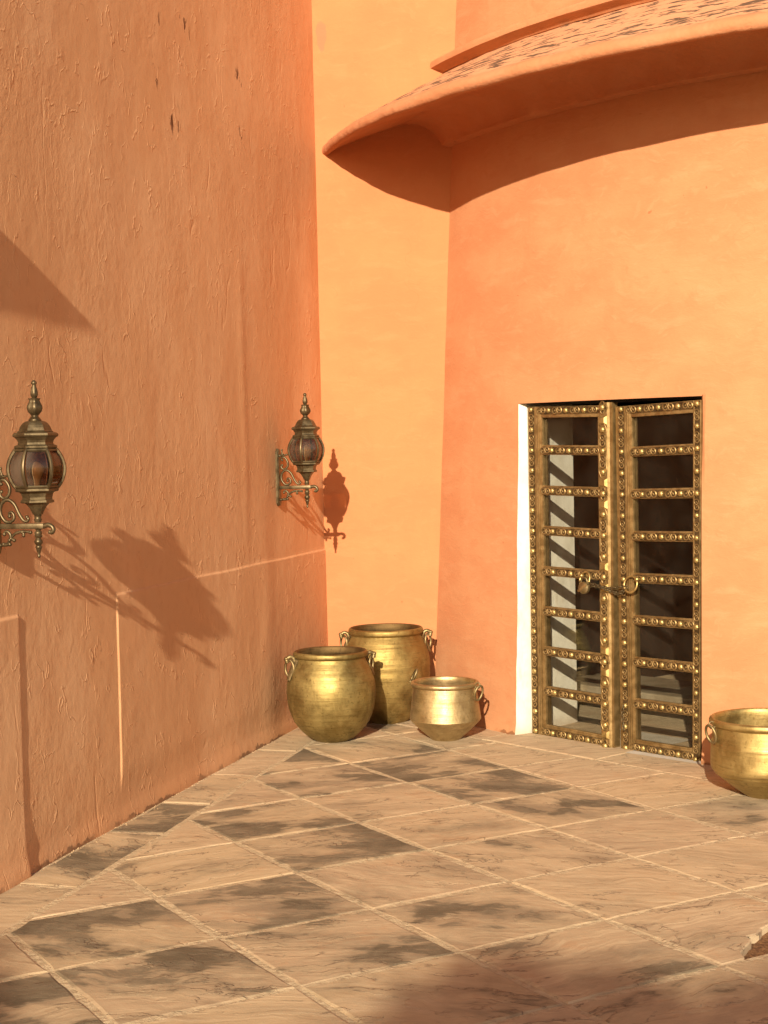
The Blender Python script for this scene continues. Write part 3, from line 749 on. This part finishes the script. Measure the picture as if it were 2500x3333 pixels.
def build_leaf(leaf, warp, x0, x1, gx0, gx1, strips, rails_z, ztop, zbot, rail_studs, top_studs):
    fl_ = lambda mb, name, mat, sm=30: mb.build(name, mat, leaf, sm, warp)
    # frame: stiles and rails behind the ornament
    a0, a1 = gx0, gx1
    fl_(MB().box(x0, a0 - .004, -.012, .048, 0, ztop, .003), 'stile', M['clad'])
    fl_(MB().box(a1 + .004, x1, -.012, .048, 0, ztop, .003), 'stile', M['clad'])
    # stepped moulding on the wide side of the glass
    for (m0, m1) in ((a0 - .030, a0 - .0205), (a0 - .0195, a0 - .011), (a0 - .010, a0 + .002)):
        k = (m0 - (a0 - .030)) / .03
        fl_(MB().box(m0, m1, -.019 + .012 * k, .012, zbot - .02, ztop - .035, .0025), 'moulding', M['clad'])
    if a1 < x1 - .02:
        fl_(MB().box(a1 - .002, a1 + .008, -.016, .012, zbot - .02, ztop - .035, .0025), 'moulding', M['clad'])
    # top and bottom rails with a step
    fl_(MB().box(a0 - .003, a1 + .003, -.012, .030, ztop - .052, ztop, .003), 'rail', M['clad'])
    fl_(MB().box(a0 + .002, a1 - .002, -.017, .012, ztop - .066, ztop - .050, .0025), 'moulding', M['clad'])
    fl_(MB().box(a0 - .003, a1 + .003, -.012, .030, 0, zbot - .012, .003), 'rail', M['clad'])
    fl_(MB().box(a0 + .002, a1 - .002, -.017, .012, zbot - .014, zbot - .003, .0025), 'moulding', M['clad'])
    fl_(MB().box(a0 + .002, a1 - .002, -.013, .012, zbot - .004, zbot + .006, .0025), 'moulding', M['clad'])
    zs_ = [zbot] + list(rails_z) + [ztop - .052]
    for z in rails_z:
        fl_(MB().box(a0 - .006, a1 + .003, -.010, .040, z - .026, z + .026, .004), 'rail', M['clad'])
        fl_(MB().box(a0 - .002, a1 - .002, -.0115, -.0098, z - .0215, z + .0215), 'ornament_ground', M['clad_dark'], None)
        for x in rail_studs: orn(STUD, 'stud', leaf, warp, x, z, -.0117)
        gaps = [a0 + .026] + [(rail_studs[k] + rail_studs[k + 1]) / 2 for k in range(len(rail_studs) - 1)] + [a1 - .030]
        for x in gaps: orn(SCROLL, 'scroll_ornament', leaf, warp, x, z, -.0117)
    # glass panes, one in every light
    for k in range(len(zs_) - 1):
        za = zs_[k] + (.026 if k else 0); zb = zs_[k + 1] - (.026 if k < len(zs_) - 2 else 0)
        fl_(MB().box(a0 - .002, a1 + .002, .010, .0135, za - .003, zb + .003), 'glass_pane', M['glass'], None)
        # thin glazing bead at the foot of each light
        fl_(MB().box(a0 + .002, a1 - .002, -.002, .009, za - .001, za + .005, .0015), 'glazing_bead', M['clad'])
    # studded vertical strips
    for xc, w in strips:
        fl_(MB().box(xc - w / 2, xc + w / 2, -.0138, -.0118, .004, ztop - .004), 'ornament_ground', M['clad_dark'], None)
        n = 16; zt = ztop - .018
        for k in range(n + 1):
            z = zt - (zt - .022) * k / n
            orn(STUD, 'stud', leaf, warp, xc, z, -.014, s=min(1, w / .036))
            if k < n: orn(SCROLL, 'scroll_ornament', leaf, warp, xc, z - (zt - .022) / n / 2, -.014, True, s=min(1, w / .042))
    # studs and scrolls on the top and bottom rails
    for zr_ in (ztop - .024, zbot - .038):
        fl_(MB().box(a0 - .02, a1 - .004, -.0138, -.0121, zr_ - .021, zr_ + .021), 'ornament_ground', M['clad_dark'], None)
        for k, x in enumerate(top_studs):
            orn(STUD, 'stud', leaf, warp, x, zr_, -.014)
        ts = [a0 - .06] + list(top_studs) + [a1 + .03]
        for k in range(len(ts) - 1):
            if ts[k + 1] - ts[k] > .06: orn(SCROLL, 'scroll_ornament', leaf, warp, (ts[k] + ts[k + 1]) / 2, zr_, -.014)
rz = [.271 + .2387 * k for k in range(7)]
build_leaf(leafL, wL, 0.0, .578, .112, .550, [(.032, .042), (.565, .022)], rz, 1.962, .066, [.19, .325, .46], [.172, .308, .445])
rz2 = [.278 + .2352 * k for k in range(7)]
build_leaf(leafR, wR, .688, 1.262, .800, 1.218, [(.730, .036), (1.241, .034)], rz2, 1.950, .072, [.869, 1.001, 1.132], [.860, .987, 1.117])
# outer left moulding lines on the left leaf's wide stile
for x in (.066, .078): MB().box(x, x + .009, -.0165, .0, .02, 1.93, .0025).build('moulding', M['clad'], leafL, 30, wL)
for x in (.755, .767): MB().box(x, x + .009, -.0165, .0, .02, 1.92, .0025).build('moulding', M['clad'], leafR, 30, wR)
# raised centre strip on the left leaf
wS = lambda q: V((q.x + .010 * (q.z - 1) , q.y, q.z - .022))
cs = MB()
x0, x1 = .578, .668
sec = [(x0, 0), (x0, -.030), (x0 + .010, -.042), (x1 - .026, -.042), (x1 - .016, -.030), (x1, -.030), (x1, .02), (x0, .02)]
v = [(a, b, z) for z in (.0, 1.985) for a, b in sec]; n = len(sec)
f = [(i, (i + 1) % n, n + (i + 1) % n, n + i) for i in range(n)] + [tuple(range(n))[::-1], tuple(range(n, 2 * n))]
cs.add(v, f); centre = recalc(cs.build('centre_strip', M['clad'], leafL, None, wS))
xm = .612
def quatre(zc):
    q = MB(); pts = []
    for k in range(32):
        a = 2 * math.pi * k / 32; rr = .0275 * (1 + .20 * math.cos(4 * a)); pts.append((xm + rr * math.cos(a), -.044, zc + 1.12 * rr * math.sin(a)))
    q.tube(pts, .0042, 6, True); q.build('quatrefoil', M['clad'], centre, 60, wS)
    g_ = MB(); g_.add([(p[0], -.0432, p[2]) for p in pts], [tuple(range(32))]); g_.build('ornament_ground', M['clad_dark'], centre, None, wS)
    o = mk('stud', None, None, None, centre, me=STUD); o.location = wS(V((xm, -.0435, zc))); o.scale = (1.1,) * 3
def longframe(zc):
    q = MB(); pts = []; n = 44
    for k in range(n):
        a = 2 * math.pi * k / n; sx, sz = math.cos(a), math.sin(a)
        zz_ = .155 * (abs(sz) ** .8) * (1 if sz > 0 else -1); w_ = .0255 + .009 * math.exp(-((abs(zz_) - .115) / .022) ** 2)
        xx_ = w_ * (abs(sx) ** .55) * (1 if sx > 0 else -1); pts.append((xm + xx_, -.044, zc + zz_))
    q.tube(pts, .0038, 6, True); q.build('long_frame', M['clad'], centre, 60, wS)
    for dz in (.12, 0, -.12):
        o = mk('stud', None, None, None, centre, me=STUD); o.location = wS(V((xm, -.0425, zc + dz))); o.scale = (1.05,) * 3
    for dz in (.06, -.06):
        MB().box(xm - .018, xm + .018, -.0432, -.0418, zc + dz - .036, zc + dz + .036).build('ornament_ground', M['clad_dark'], centre, None, wS)
        o = mk('scroll_ornament', None, None, None, centre, me=SCROLL); o.location = wS(V((xm, -.0433, zc + dz))); o.rotation_euler = (0, R(90), 0)
for zc in (1.957, 1.470, .996, .512, .030): quatre(zc)
for zc in (1.712, 1.232, .754, .270): longframe(zc)
for zc in (1.885, 1.532, 1.408, 1.055, .935, .575, .450, .095):
    f_ = MB(); h_ = .024
    f_.add([(xm - .030, -.0425, zc - h_), (xm - .016, -.053, zc - h_ + .010), (xm + .016, -.053, zc - h_ + .010), (xm + .030, -.0425, zc - h_),
            (xm - .030, -.0425, zc + h_), (xm - .016, -.053, zc + h_ - .010), (xm + .016, -.053, zc + h_ - .010), (xm + .030, -.0425, zc + h_)],
           [(0, 1, 2, 3), (7, 6, 5, 4), (0, 4, 5, 1), (1, 5, 6, 2), (2, 6, 7, 3)])
    recalc(f_.build('facet', M['gold'], centre, None, wS))
# ring handles
def ring_pts(c, r, tilt, n=28):
    return [(c[0] + r * math.cos(a), c[1] + r * math.sin(a) * math.sin(tilt), c[2] + r * math.sin(a) * math.cos(tilt)) for a in [2 * math.pi * k / n for k in range(n)]]
hl = MB().ball((.440, -.040, .974), .016, 12); hl.tube([(.440, -.01, .974), (.440, -.04, .974)], .008, 8); hl = hl.build('handle_knob', M['gold'], leafL, 180)
MB().tube([(.472 + .036 * math.cos(a), -.048 + .012 * math.sin(a), .955 + .042 * math.sin(a)) for a in np.linspace(R(200), R(-150), 24)], .0065, 8).build('ring_handle', M['gold'], leafL, 180)
hr = MB().ball((.848 - 1.25, -.040, .972), .016, 12); hr.tube([(.848 - 1.25, -.01, .972), (.848 - 1.25, -.04, .972)], .008, 8); hr.build('handle_knob', M['gold'], leafR, 180)
MB().tube(ring_pts((.809 - 1.25, -.048, .943), .046, R(12)), .0068, 8, True).build('ring_handle', M['gold'], leafR, 180)

# padlock and chain holding the leaves together
pad = thing('padlock', 'round brass padlock hanging from the chain on the left door leaf', 'padlock', dp(.478, .908, -.062), RZ)
pb = MB(); n = 24
prof = [(0.001, -.015), (.026, -.015), (.034, -.010), (.036, 0), (.034, .010), (.026, .015), (.001, .015)]
pv = []; pf = []
for r, h in prof:
    for k in range(n): a = 2 * math.pi * k / n; pv.append((r * math.cos(a) * 1.06, h, r * math.sin(a)))
for i in range(len(prof) - 1):
    for k in range(n): k2 = (k + 1) % n; pf.append((i * n + k, i * n + k2, (i + 1) * n + k2, (i + 1) * n + k))
pb.add(pv, pf); recalc(pb.build('body', M['iron'], pad, 40))
MB().box(-.040, .038, -.018, -.0152, -.006, .008, .001).build('hasp_band', M['clad'], pad, 30).rotation_euler = (0, R(-32), 0)
MB().tube([(-.020, 0, .022), (-.020, 0, .040), (-.012, 0, .054), (.004, 0, .060), (.018, 0, .054), (.024, 0, .040), (.024, 0, .022)], .0055, 8).build('shackle', M['iron'], pad, 180)
chain = thing('chain', 'thin doubled iron chain tied across the middle of the two door leaves', 'chain', dp(.64, .92, -.06), RZ)
lm = MB(); lm.tube([(.0125 * math.cos(a) * (1.15), .0062 * math.sin(a), 0) for a in [2 * math.pi * k / 14 for k in range(14)]], .0026, 6, True)
lo = lm.build('chain_link', M['bronze'], None, 180); LME = lo.data; bpy.data.objects.remove(lo)
def strand(pts):
    sp_ = spline(pts, 12); d = [0]
    for i in range(1, len(sp_)): d.append(d[-1] + (sp_[i] - sp_[i - 1]).length)
    k = 0; s_ = .004
    while s_ < d[-1]:
        i = max(i for i in range(len(d)) if d[i] <= s_); t = (sp_[min(i + 1, len(sp_) - 1)] - sp_[i]); 
        if t.length < 1e-6: break
        p_ = sp_[i] + t.normalized() * (s_ - d[i])
        o = mk('chain_link', None, None, None, chain, me=LME); o.location = p_
        q = V((1, 0, 0)).rotation_difference(t.normalized()); o.rotation_mode = 'QUATERNION'
        o.rotation_quaternion = q @ Matrix.Rotation(R(90) * (k % 2) + random.uniform(-.4, .4), 3, 'X').to_quaternion(); s_ += .0205; k += 1
c0 = .64
strand([(.490 - c0, 0, .015), (.545 - c0, .002, .012), (.61 - c0, -.006, .004), (.68 - c0, .002, -.004), (.735 - c0, .004, .006), (.778 - c0, .006, .012)])
strand([(.500 - c0, 0, .002), (.56 - c0, .0, -.002), (.62 - c0, -.010, -.006), (.685 - c0, -.002, -.022), (.74 - c0, .002, -.020), (.785 - c0, .006, .0)])
strand([(.66 - c0, .0, -.010), (.70 - c0, .0, -.032), (.74 - c0, .0, -.034), (.77 - c0, .004, -.012)])
strand([(.735 - c0, .02, -.80), (.728 - c0, .02, -.72), (.738 - c0, .02, -.66)])

# ------------------------------------------------------------------ brass pots
def pot(name, label, loc, rz, outer, inner, mat, hstyle, hz, hr_, seed, grooves=()):
    t = thing(name, label, 'pot', loc, rz, 'brass pots on the paving')
    pr = [(0.0, .004)] + [(outer[0][0], .0)] + list(outer)
    # refine the profile with a smooth curve between lip and foot
    n = 96; mb = MB()
    sp_ = spline([(r, 0, z) for r, z in outer], 5); prof = [(.001, .006), (outer[0][0] * .93, .004)] + [(q.x, q.z) for q in sp_]
    prof2 = []
    for r, z in prof:
        for gz, gd in grooves: r += gd * math.exp(-((z - gz) / .004) ** 2)
        prof2.append((r, z))
    mb.lathe(prof2, n)
    def dent(q):
        rr = math.hypot(q.x, q.y)
        if rr < .02: return q
        k = 1 + .010 * nz(q.x * 5 + seed, q.y * 5, q.z * 5) + .003 * nz(q.x * 18, q.y * 18 + seed, q.z * 22)
        return V((q.x * k, q.y * k, q.z + .003 * nz(q.x * 4, q.y * 4, seed)))
    mb.build('body', mat, t, 45, dent)
    si = spline([(r, 0, z) for r, z in inner], 4); mi = MB(); mi.lathe([(q.x, q.z) for q in si], n); o = mi.build('inner_wall', M['inside'] if hstyle == 'hook' else mat, t, 60, dent)
    for sgn in (1, -1):
        if hstyle == 'hook':
            h = MB()
            # riveted tongue running down the shoulder
            sh = [q for q in sp_ if hz - .115 < q.z < hz + .012][::3]
            pts = [V((sgn * (q.x + .006), 0, q.z)) for q in sh]
            k = len(pts); w = [.018 + .020 * math.sin(math.pi * min(1, (i + .6) / (k - .2))) for i in range(k)]
            v = []; f = []
            for i, q in enumerate(pts):
                for yy, off in ((-w[i], -.004), (-w[i] * .7, .008), (w[i] * .7, .008), (w[i], -.004)): v.append((q.x + sgn * off, yy, q.z))
            for i in range(k - 1):
                for j in range(3): f.append((i * 4 + j, i * 4 + j + 1, i * 4 + j + 5, i * 4 + j + 4))
            h.add(v, f)
            # hook: rises to the lip and curls outwards like a bird's head
            a = sgn * (hr_ + .004)
            h.tube(spline([(a, 0, hz - .015), (a + sgn * .012, 0, hz + .018), (a + sgn * .034, 0, hz + .026), (a + sgn * .052, 0, hz + .012), (a + sgn * .050, 0, hz - .008)], 5),
                   [.013] * 6 + [.012] * 5 + [.011] * 5 + [.013] * 5, 9)
            h.ball((a + sgn * .055, 0, hz + .016), .014, 8, (1, 1.1, .9))
            hb_ = h.build('handle_bracket', M['iron'], t, 60)
            rc = (a + sgn * .030, 0, hz - .042)
            r_ = MB(); r_.tube([(rc[0] + sgn * .006 + sgn * .019 * math.cos(an), .028 * math.cos(an), rc[2] + .048 * math.sin(an)) for an in [2 * math.pi * k_ / 24 for k_ in range(24)]], .0075, 8, True)
            r_.build('ring', M['iron'], t, 180)
        else:
            h = MB(); a = sgn * hr_
            h.tube(spline([(a - sgn * .010, 0, hz - .12), (a - sgn * .004, 0, hz - .06), (a + sgn * .004, 0, hz - .012), (a + sgn * .012, 0, hz + .004)], 4), [.008] * 13, 6, flat=.45)
            er = .016; h.tube([(a + sgn * (.018 + er * math.cos(an)), .004 * math.sin(an), hz + .008 + er * math.sin(an)) for an in [2 * math.pi * k_ / 16 for k_ in range(16)]], .0045, 7, True)
            h.build('handle_loop', M['iron'], t, 60)
            up = hstyle == 'loop_up' and sgn < 0
            rc = (a + sgn * .024, hz - .036) if not up else (a + sgn * .008, hz + .044)
            r_ = MB(); lean = -.010 if not up else .022
            r_.tube([(rc[0] + sgn * -lean * math.sin(an) + sgn * (.020 if up else .011) * math.cos(an), .029 * math.cos(an), rc[1] + .043 * math.sin(an)) for an in [2 * math.pi * k_ / 24 for k_ in range(24)]], .0068, 8, True)
            r_.build('ring', M['iron'], t, 180)
    return t
o1 = [(.094, .0), (.102, .005), (.130, .020), (.165, .047), (.199, .083), (.228, .128), (.250, .183), (.262, .242), (.2665, .302), (.261, .355), (.245, .408), (.226, .450), (.210, .480), (.205, .496), (.205, .500), (.214, .503), (.2205, .510), (.222, .521), (.2195, .532), (.212, .538)]
i1 = [(.212, .538), (.205, .537), (.199, .528), (.196, .505), (.204, .478), (.236, .410), (.256, .300), (.230, .190), (.14, .07), (.002, .02)]
pot('brass_pot', 'big round-bellied brass pot at the front of the corner group, nearest the left wall', (-.337, 9.113, 0), R(17), o1, i1, M['pot_a'], 'hook', .487, .212, 1.0, ((.285, -.006), (.294, .003), (.385, -.004), (.43, -.003), (.12, .0025), (.17, -.003)))
o2 = [(.125, .0), (.132, .006), (.165, .035), (.206, .085), (.242, .155), (.264, .225), (.276, .300), (.279, .370), (.270, .440), (.254, .492), (.234, .530), (.222, .550), (.220, .556), (.229, .560), (.2365, .568), (.238, .580), (.235, .592), (.227, .599)]
i2 = [(.227, .599), (.219, .598), (.214, .588), (.211, .562), (.222, .530), (.258, .44), (.266, .30), (.22, .13), (.1, .03), (.002, .02)]
pot('brass_pot', 'tallest brass pot at the back of the corner group against the ochre wall', (-.005, 9.735, 0), R(2), o2, i2, M['pot_b'], 'hook', .545, .228, 5.0, ((.345, -.005), (.435, -.004), (.23, -.003), (.50, -.004), (.30, .003)))
o3 = [(.084, .0), (.088, .004), (.106, .022), (.148, .058), (.192, .100), (.2045, .1135), (.2125, .1225), (.2135, .126), (.2125, .131), (.208, .165), (.200, .225), (.193, .275), (.188, .310), (.188, .316), (.196, .319), (.2025, .325), (.204, .334), (.2015, .342), (.195, .347)]
i3 = [(.195, .347), (.188, .346), (.183, .337), (.182, .315), (.192, .25), (.203, .13), (.14, .06), (.002, .02)]
pot('brass_pot', 'small low brass pot with an angled belly in front of the tallest pot', (.338, 9.070, 0), R(-28), o3, i3, M['pot_c'], 'loop_up', .322, .196, 9.0, ((.235, -.0012), (.215, -.001), (.12, -.002)))
o4 = [(.098, .0), (.103, .004), (.118, .014), (.168, .050), (.232, .100), (.258, .124), (.266, .138), (.269, .160), (.268, .205), (.2665, .250), (.262, .262), (.2585, .300), (.256, .338), (.257, .346), (.265, .350), (.272, .357), (.2735, .367), (.271, .377), (.263, .384)]
i4 = [(.263, .384), (.256, .383), (.250, .372), (.249, .345), (.258, .25), (.258, .15), (.16, .06), (.002, .02)]
pot('brass_pot', 'lone wide brass pot at the right edge beside the door', (1.835, 7.420, 0), R(12), o4, i4, M['pot_d'], 'loop', .352, .264, 13.0, ((.258, .003), (.267, .0025), (.125, -.003), (.112, .003), (.098, -.003), (.085, .002)))

# ------------------------------------------------------------------ wall lanterns
def lantern(label, loc, rz):
    t = thing('wall_lantern', label, 'lantern', loc, rz, 'lanterns on the left wall')   # local x points away from the wall, origin on the lamp's axis at its lowest tip
    k = 1 / 2475
    Z = lambda y: (1975 - y) * k
    fin = [(1, 255), (10, 257), (20, 265), (27, 278), (28, 290), (18, 300), (22, 315), (30, 340), (37, 375), (37, 400), (30, 415), (22, 426), (40, 430), (61, 432), (58, 438), (50, 450), (60, 475), (76, 508), (77, 530), (66, 560), (44, 585), (34, 596), (36, 606), (46, 618), (58, 632), (64, 642), (60, 650)]
    f_ = MB().lathe([(r * k, Z(y)) for r, y in fin], 24)
    def leafy(q):
        a = math.atan2(q.y, q.x); y = 1975 - q.z / k
        s_ = 1 + (.10 * math.cos(6 * a) if 430 < y < 575 else (.07 * math.cos(6 * a) if 320 < y < 415 else 0)); return V((q.x * s_, q.y * s_, q.z))
    f_.build('finial', M['bronze'], t, 60, leafy)
    def hexp(name, pr, mat, bev=0):
        o = MB().lathe([(r * k, Z(y)) for r, y in pr], 6, R(30), closed=True).build(name, mat, t, None); recalc(o); return o
    hexp('roof', [(66, 648), (96, 655), (116, 668), (134, 690), (148, 715), (158, 742), (172, 752), (168, 758)], M['bronze'])
    hexp('roof_rim', [(172, 757), (200, 762), (214, 772), (218, 786), (212, 800), (196, 808), (184, 822)], M['bronze'])
    hexp('neck', [(184, 820), (172, 836), (166, 858), (172, 878), (196, 884), (203, 892), (203, 908), (196, 916), (186, 922)], M['bronze'])
    glob = [(190, 920), (216, 955), (244, 1005), (262, 1060), (268, 1110), (261, 1165), (243, 1220), (220, 1262), (192, 1298)]
    hexp('globe_foot', [(192, 1296), (204, 1302), (206, 1322), (196, 1330), (168, 1334), (152, 1350), (143, 1385), (143, 1408), (158, 1414), (160, 1434), (150, 1440), (118, 1444)], M['bronze'])
    hexp('funnel', [(118, 1443), (106, 1452), (84, 1478), (62, 1515), (48, 1552), (38, 1556)], M['bronze'])
    stem = [(30, 1555), (38, 1562), (32, 1575), (33, 1590), (40, 1600), (31, 1625), (36, 1632)]
    MB().lathe([(r * k, Z(y)) for r, y in stem], 16).build('stem', M['bronze'], t, 50)
    low = [(34, 1692), (25, 1700), (24, 1712), (36, 1722), (38, 1734), (32, 1748), (40, 1758), (36, 1768), (24, 1780), (30, 1792), (41, 1808), (42, 1822), (34, 1838), (24, 1852), (33, 1864), (32, 1872), (27, 1882), (22, 1902), (12, 1936), (12, 1944), (17, 1954), (14, 1966), (2, 1974)]
    MB().lathe([(r * k, Z(y)) for r, y in low], 16).build('drop_finial', M['bronze'], t, 50)
    # ribs and glass panes of the globe
    for q in range(6):
        a = R(30 + 60 * q); ca_, sa_ = math.cos(a), math.sin(a)
        pts = [(r * k * ca_, r * k * sa_, Z(y)) for r, y in glob]
        MB().tube(spline(pts, 2), .0072, 6, up=(sa_, -ca_, 0)).build('globe_rib', M['bronze'], t, 60)
        a2 = R(30 + 60 * (q + 1)); v = []; n_ = len(glob)
        for inset in (.975, .965):
            for r, y in glob:
                for w in (.09, .37, .63, .91):
                    v.append(((ca_ * (1 - w) + math.cos(a2) * w) * r * k * inset, (sa_ * (1 - w) + math.sin(a2) * w) * r * k * inset, Z(y)))
        f = []
        for i in range(n_ - 1):
            for j in range(3):
                b_ = i * 4 + j; f.append((b_, b_ + 1, b_ + 5, b_ + 4)); c_ = n_ * 4 + b_; f.append((c_, c_ + 4, c_ + 5, c_ + 1))
        mk('glass_pane', v, f, M['amber'], t, 40)
        # horizontal bars closing the panes
        for yy, rr in ((932, 199), (1284, 203)):
            MB().tube([(rr * k * ca_, rr * k * sa_, Z(yy)), (rr * k * math.cos(a2), rr * k * math.sin(a2), Z(yy))], .006, 5).build('globe_bar', M['bronze'], t, 60)
    MB().lathe([(.001, Z(1040)), (.012, Z(1048)), (.026, Z(1080)), (.032, Z(1120)), (.029, Z(1160)), (.018, Z(1215)), (.013, Z(1260)), (.013, Z(1300))], 18).build('bulb', M['bulb'], t, 180)
    # bracket: positions measured from the axis (metres)
    j = 1 / 1982; X = lambda x: (x - 555) * j; ZZ = lambda y: (1532 - y) * j
    MB().box(X(215), .026, -.011, .011, ZZ(1305), ZZ(1263), .003).build('arm', M['bronze'], t, 30)
    c_ = spline([(X(585), 0, ZZ(1284)), (X(615), 0, ZZ(1280)), (X(645), 0, ZZ(1276)), (X(675), 0, ZZ(1290)), (X(685), 0, ZZ(1315)), (X(668), 0, ZZ(1334)), (X(648), 0, ZZ(1328))], 5)
    MB().tube(c_, [.0105 - .002 * i / len(c_) for i in range(len(c_))], 8).build('arm_curl', M['bronze'], t, 180)
    def sc(pts, r0, r1, knob=True):
        s_ = spline([(X(x), 0, ZZ(y)) for x, y in pts], 5); n_ = len(s_)
        mb_ = MB().tube(s_, [r0 + (r1 - r0) * math.sin(math.pi * i / (n_ - 1)) for i in range(n_)], 8)
        if knob:
            for e in (s_[0], s_[-1]): mb_.ball(e, r0 * 1.6, 8)
        mb_.build('scroll', M['bronze'], t, 180)
    sc([(248, 955), (236, 940), (252, 920), (285, 928), (312, 965), (320, 1005), (306, 1045), (270, 1066), (240, 1050), (234, 1026), (248, 1014)], .0050, .0072)
    sc([(312, 1206), (308, 1184), (328, 1174), (348, 1196), (346, 1228), (312, 1252), (268, 1240), (238, 1195), (232, 1150), (248, 1105), (282, 1080), (322, 1084), (362, 1122), (396, 1190), (430, 1238), (460, 1246), (474, 1226), (462, 1214)], .0052, .0074)
    sc([(262, 1345), (268, 1328), (292, 1326), (314, 1350), (312, 1386), (286, 1418), (252, 1424)], .0050, .0066)
    sc([(306, 1392), (326, 1368), (356, 1342), (400, 1328), (446, 1326), (488, 1332)], .0050, .0062)
    sc([(318, 1380), (338, 1388), (346, 1394)], .0050, .0062); sc([(418, 1330), (430, 1346), (428, 1356)], .0050, .0058)
    sc([(222, 1432), (268, 1430), (306, 1424)], .0055, .0065); sc([(218, 900), (260, 898), (306, 890)], .0045, .0055)
    sc([(222, 905), (244, 880), (262, 892)], .0042, .0052); sc([(262, 892), (246, 856), (246, 832)], .0042, .0052)
    pb_ = MB(); y0, y1 = ZZ(1505), ZZ(815); xw = X(215)
    out = [(-.026, y0 + .018), (-.012, y0), (.012, y0), (.026, y0 + .018), (.026, y1 - .018), (.012, y1), (-.012, y1), (-.026, y1 - .018)]
    v = [(-.210, y, z) for y, z in out] + [(xw - .008, y, z) for y, z in out] + [(xw, y * .75, (z - (y0 + y1) / 2) * .97 + (y0 + y1) / 2) for y, z in out]
    f = [tuple(range(16, 24))]
    for b_ in (0, 8):
        for i in range(8): i2 = (i + 1) % 8; f.append((b_ + i, b_ + i2, b_ + 8 + i2, b_ + 8 + i))
    pb_.add(v, f); recalc(pb_.build('back_plate', M['bronze'], t, 30))
    return t
LZ = math.atan2(NL.y, NL.x)
lantern('antique bronze hexagonal lantern nearest the left edge of the photo', (-1.353, 6.00, 1.322), LZ)
lantern('antique bronze hexagonal lantern beside the corner with the ochre wall', (-.463, 9.304, 1.384), LZ)

# ------------------------------------------------------------------ tree behind the viewer whose shade lies on the near paving
def shade_tree():
    D = 14.0; off = V((-math.sin(SUN_AZ) * D, -math.cos(SUN_AZ) * D, math.tan(SUN_EL) * D))
    tr = thing('shade_tree', 'leafy tree behind the viewer, its soft shade on the nearest paving slabs', 'tree', V((.6, 1.5, 0)) + V((off.x, off.y, 0)))
    base = tr.location
    lobes = [((.22, 3.12), .70, 1600), ((1.04, 2.76), .74, 1500), ((1.75, 2.75), .75, 900), ((-1.75, 3.75), .55, 650), ((.0, 2.2), .95, 900), ((2.2, 2.6), .8, 900), ((-.9, 1.2), .9, 800), ((1.0, .8), 1.1, 900)]
    rg = random.Random(5); v = []; f = []
    for (x, y), r, n in lobes:
        c = V((x, y, 0)) + off - base
        for _ in range(n):
            d = V((rg.gauss(0, 1), rg.gauss(0, 1), rg.gauss(0, 1))).normalized(); q = c + d * r * (rg.random() ** .42) * (1 + .12 * nz(d.x * 2, d.y * 2, d.z * 2 + x))
            a = V((rg.gauss(0, 1), rg.gauss(0, 1), rg.gauss(0, 1))).normalized(); b = a.orthogonal().normalized(); s_ = rg.uniform(.09, .17)
            k = len(v); v += [q - a * s_, q + b * s_ * .5, q + a * s_, q - b * s_ * .5]; f.append((k, k + 1, k + 2, k + 3))
    mk('crown', v, f, M['leaf'], tr)
    tb = MB(); hub = V((0, 0, 3.4)); tb.tube([(0, 0, 0), (.03, .05, 1.2), (-.04, .0, 2.4), hub], [.24, .19, .16, .13], 10)
    for (x, y), r, n in lobes:
        c = V((x, y, 0)) + off - base; tb.tube([hub, hub.lerp(c, .55) + V((0, 0, .1)), c], [.09, .06, .02], 7)
    tb.build('trunk', M['bark'], tr, 180)
shade_tree()
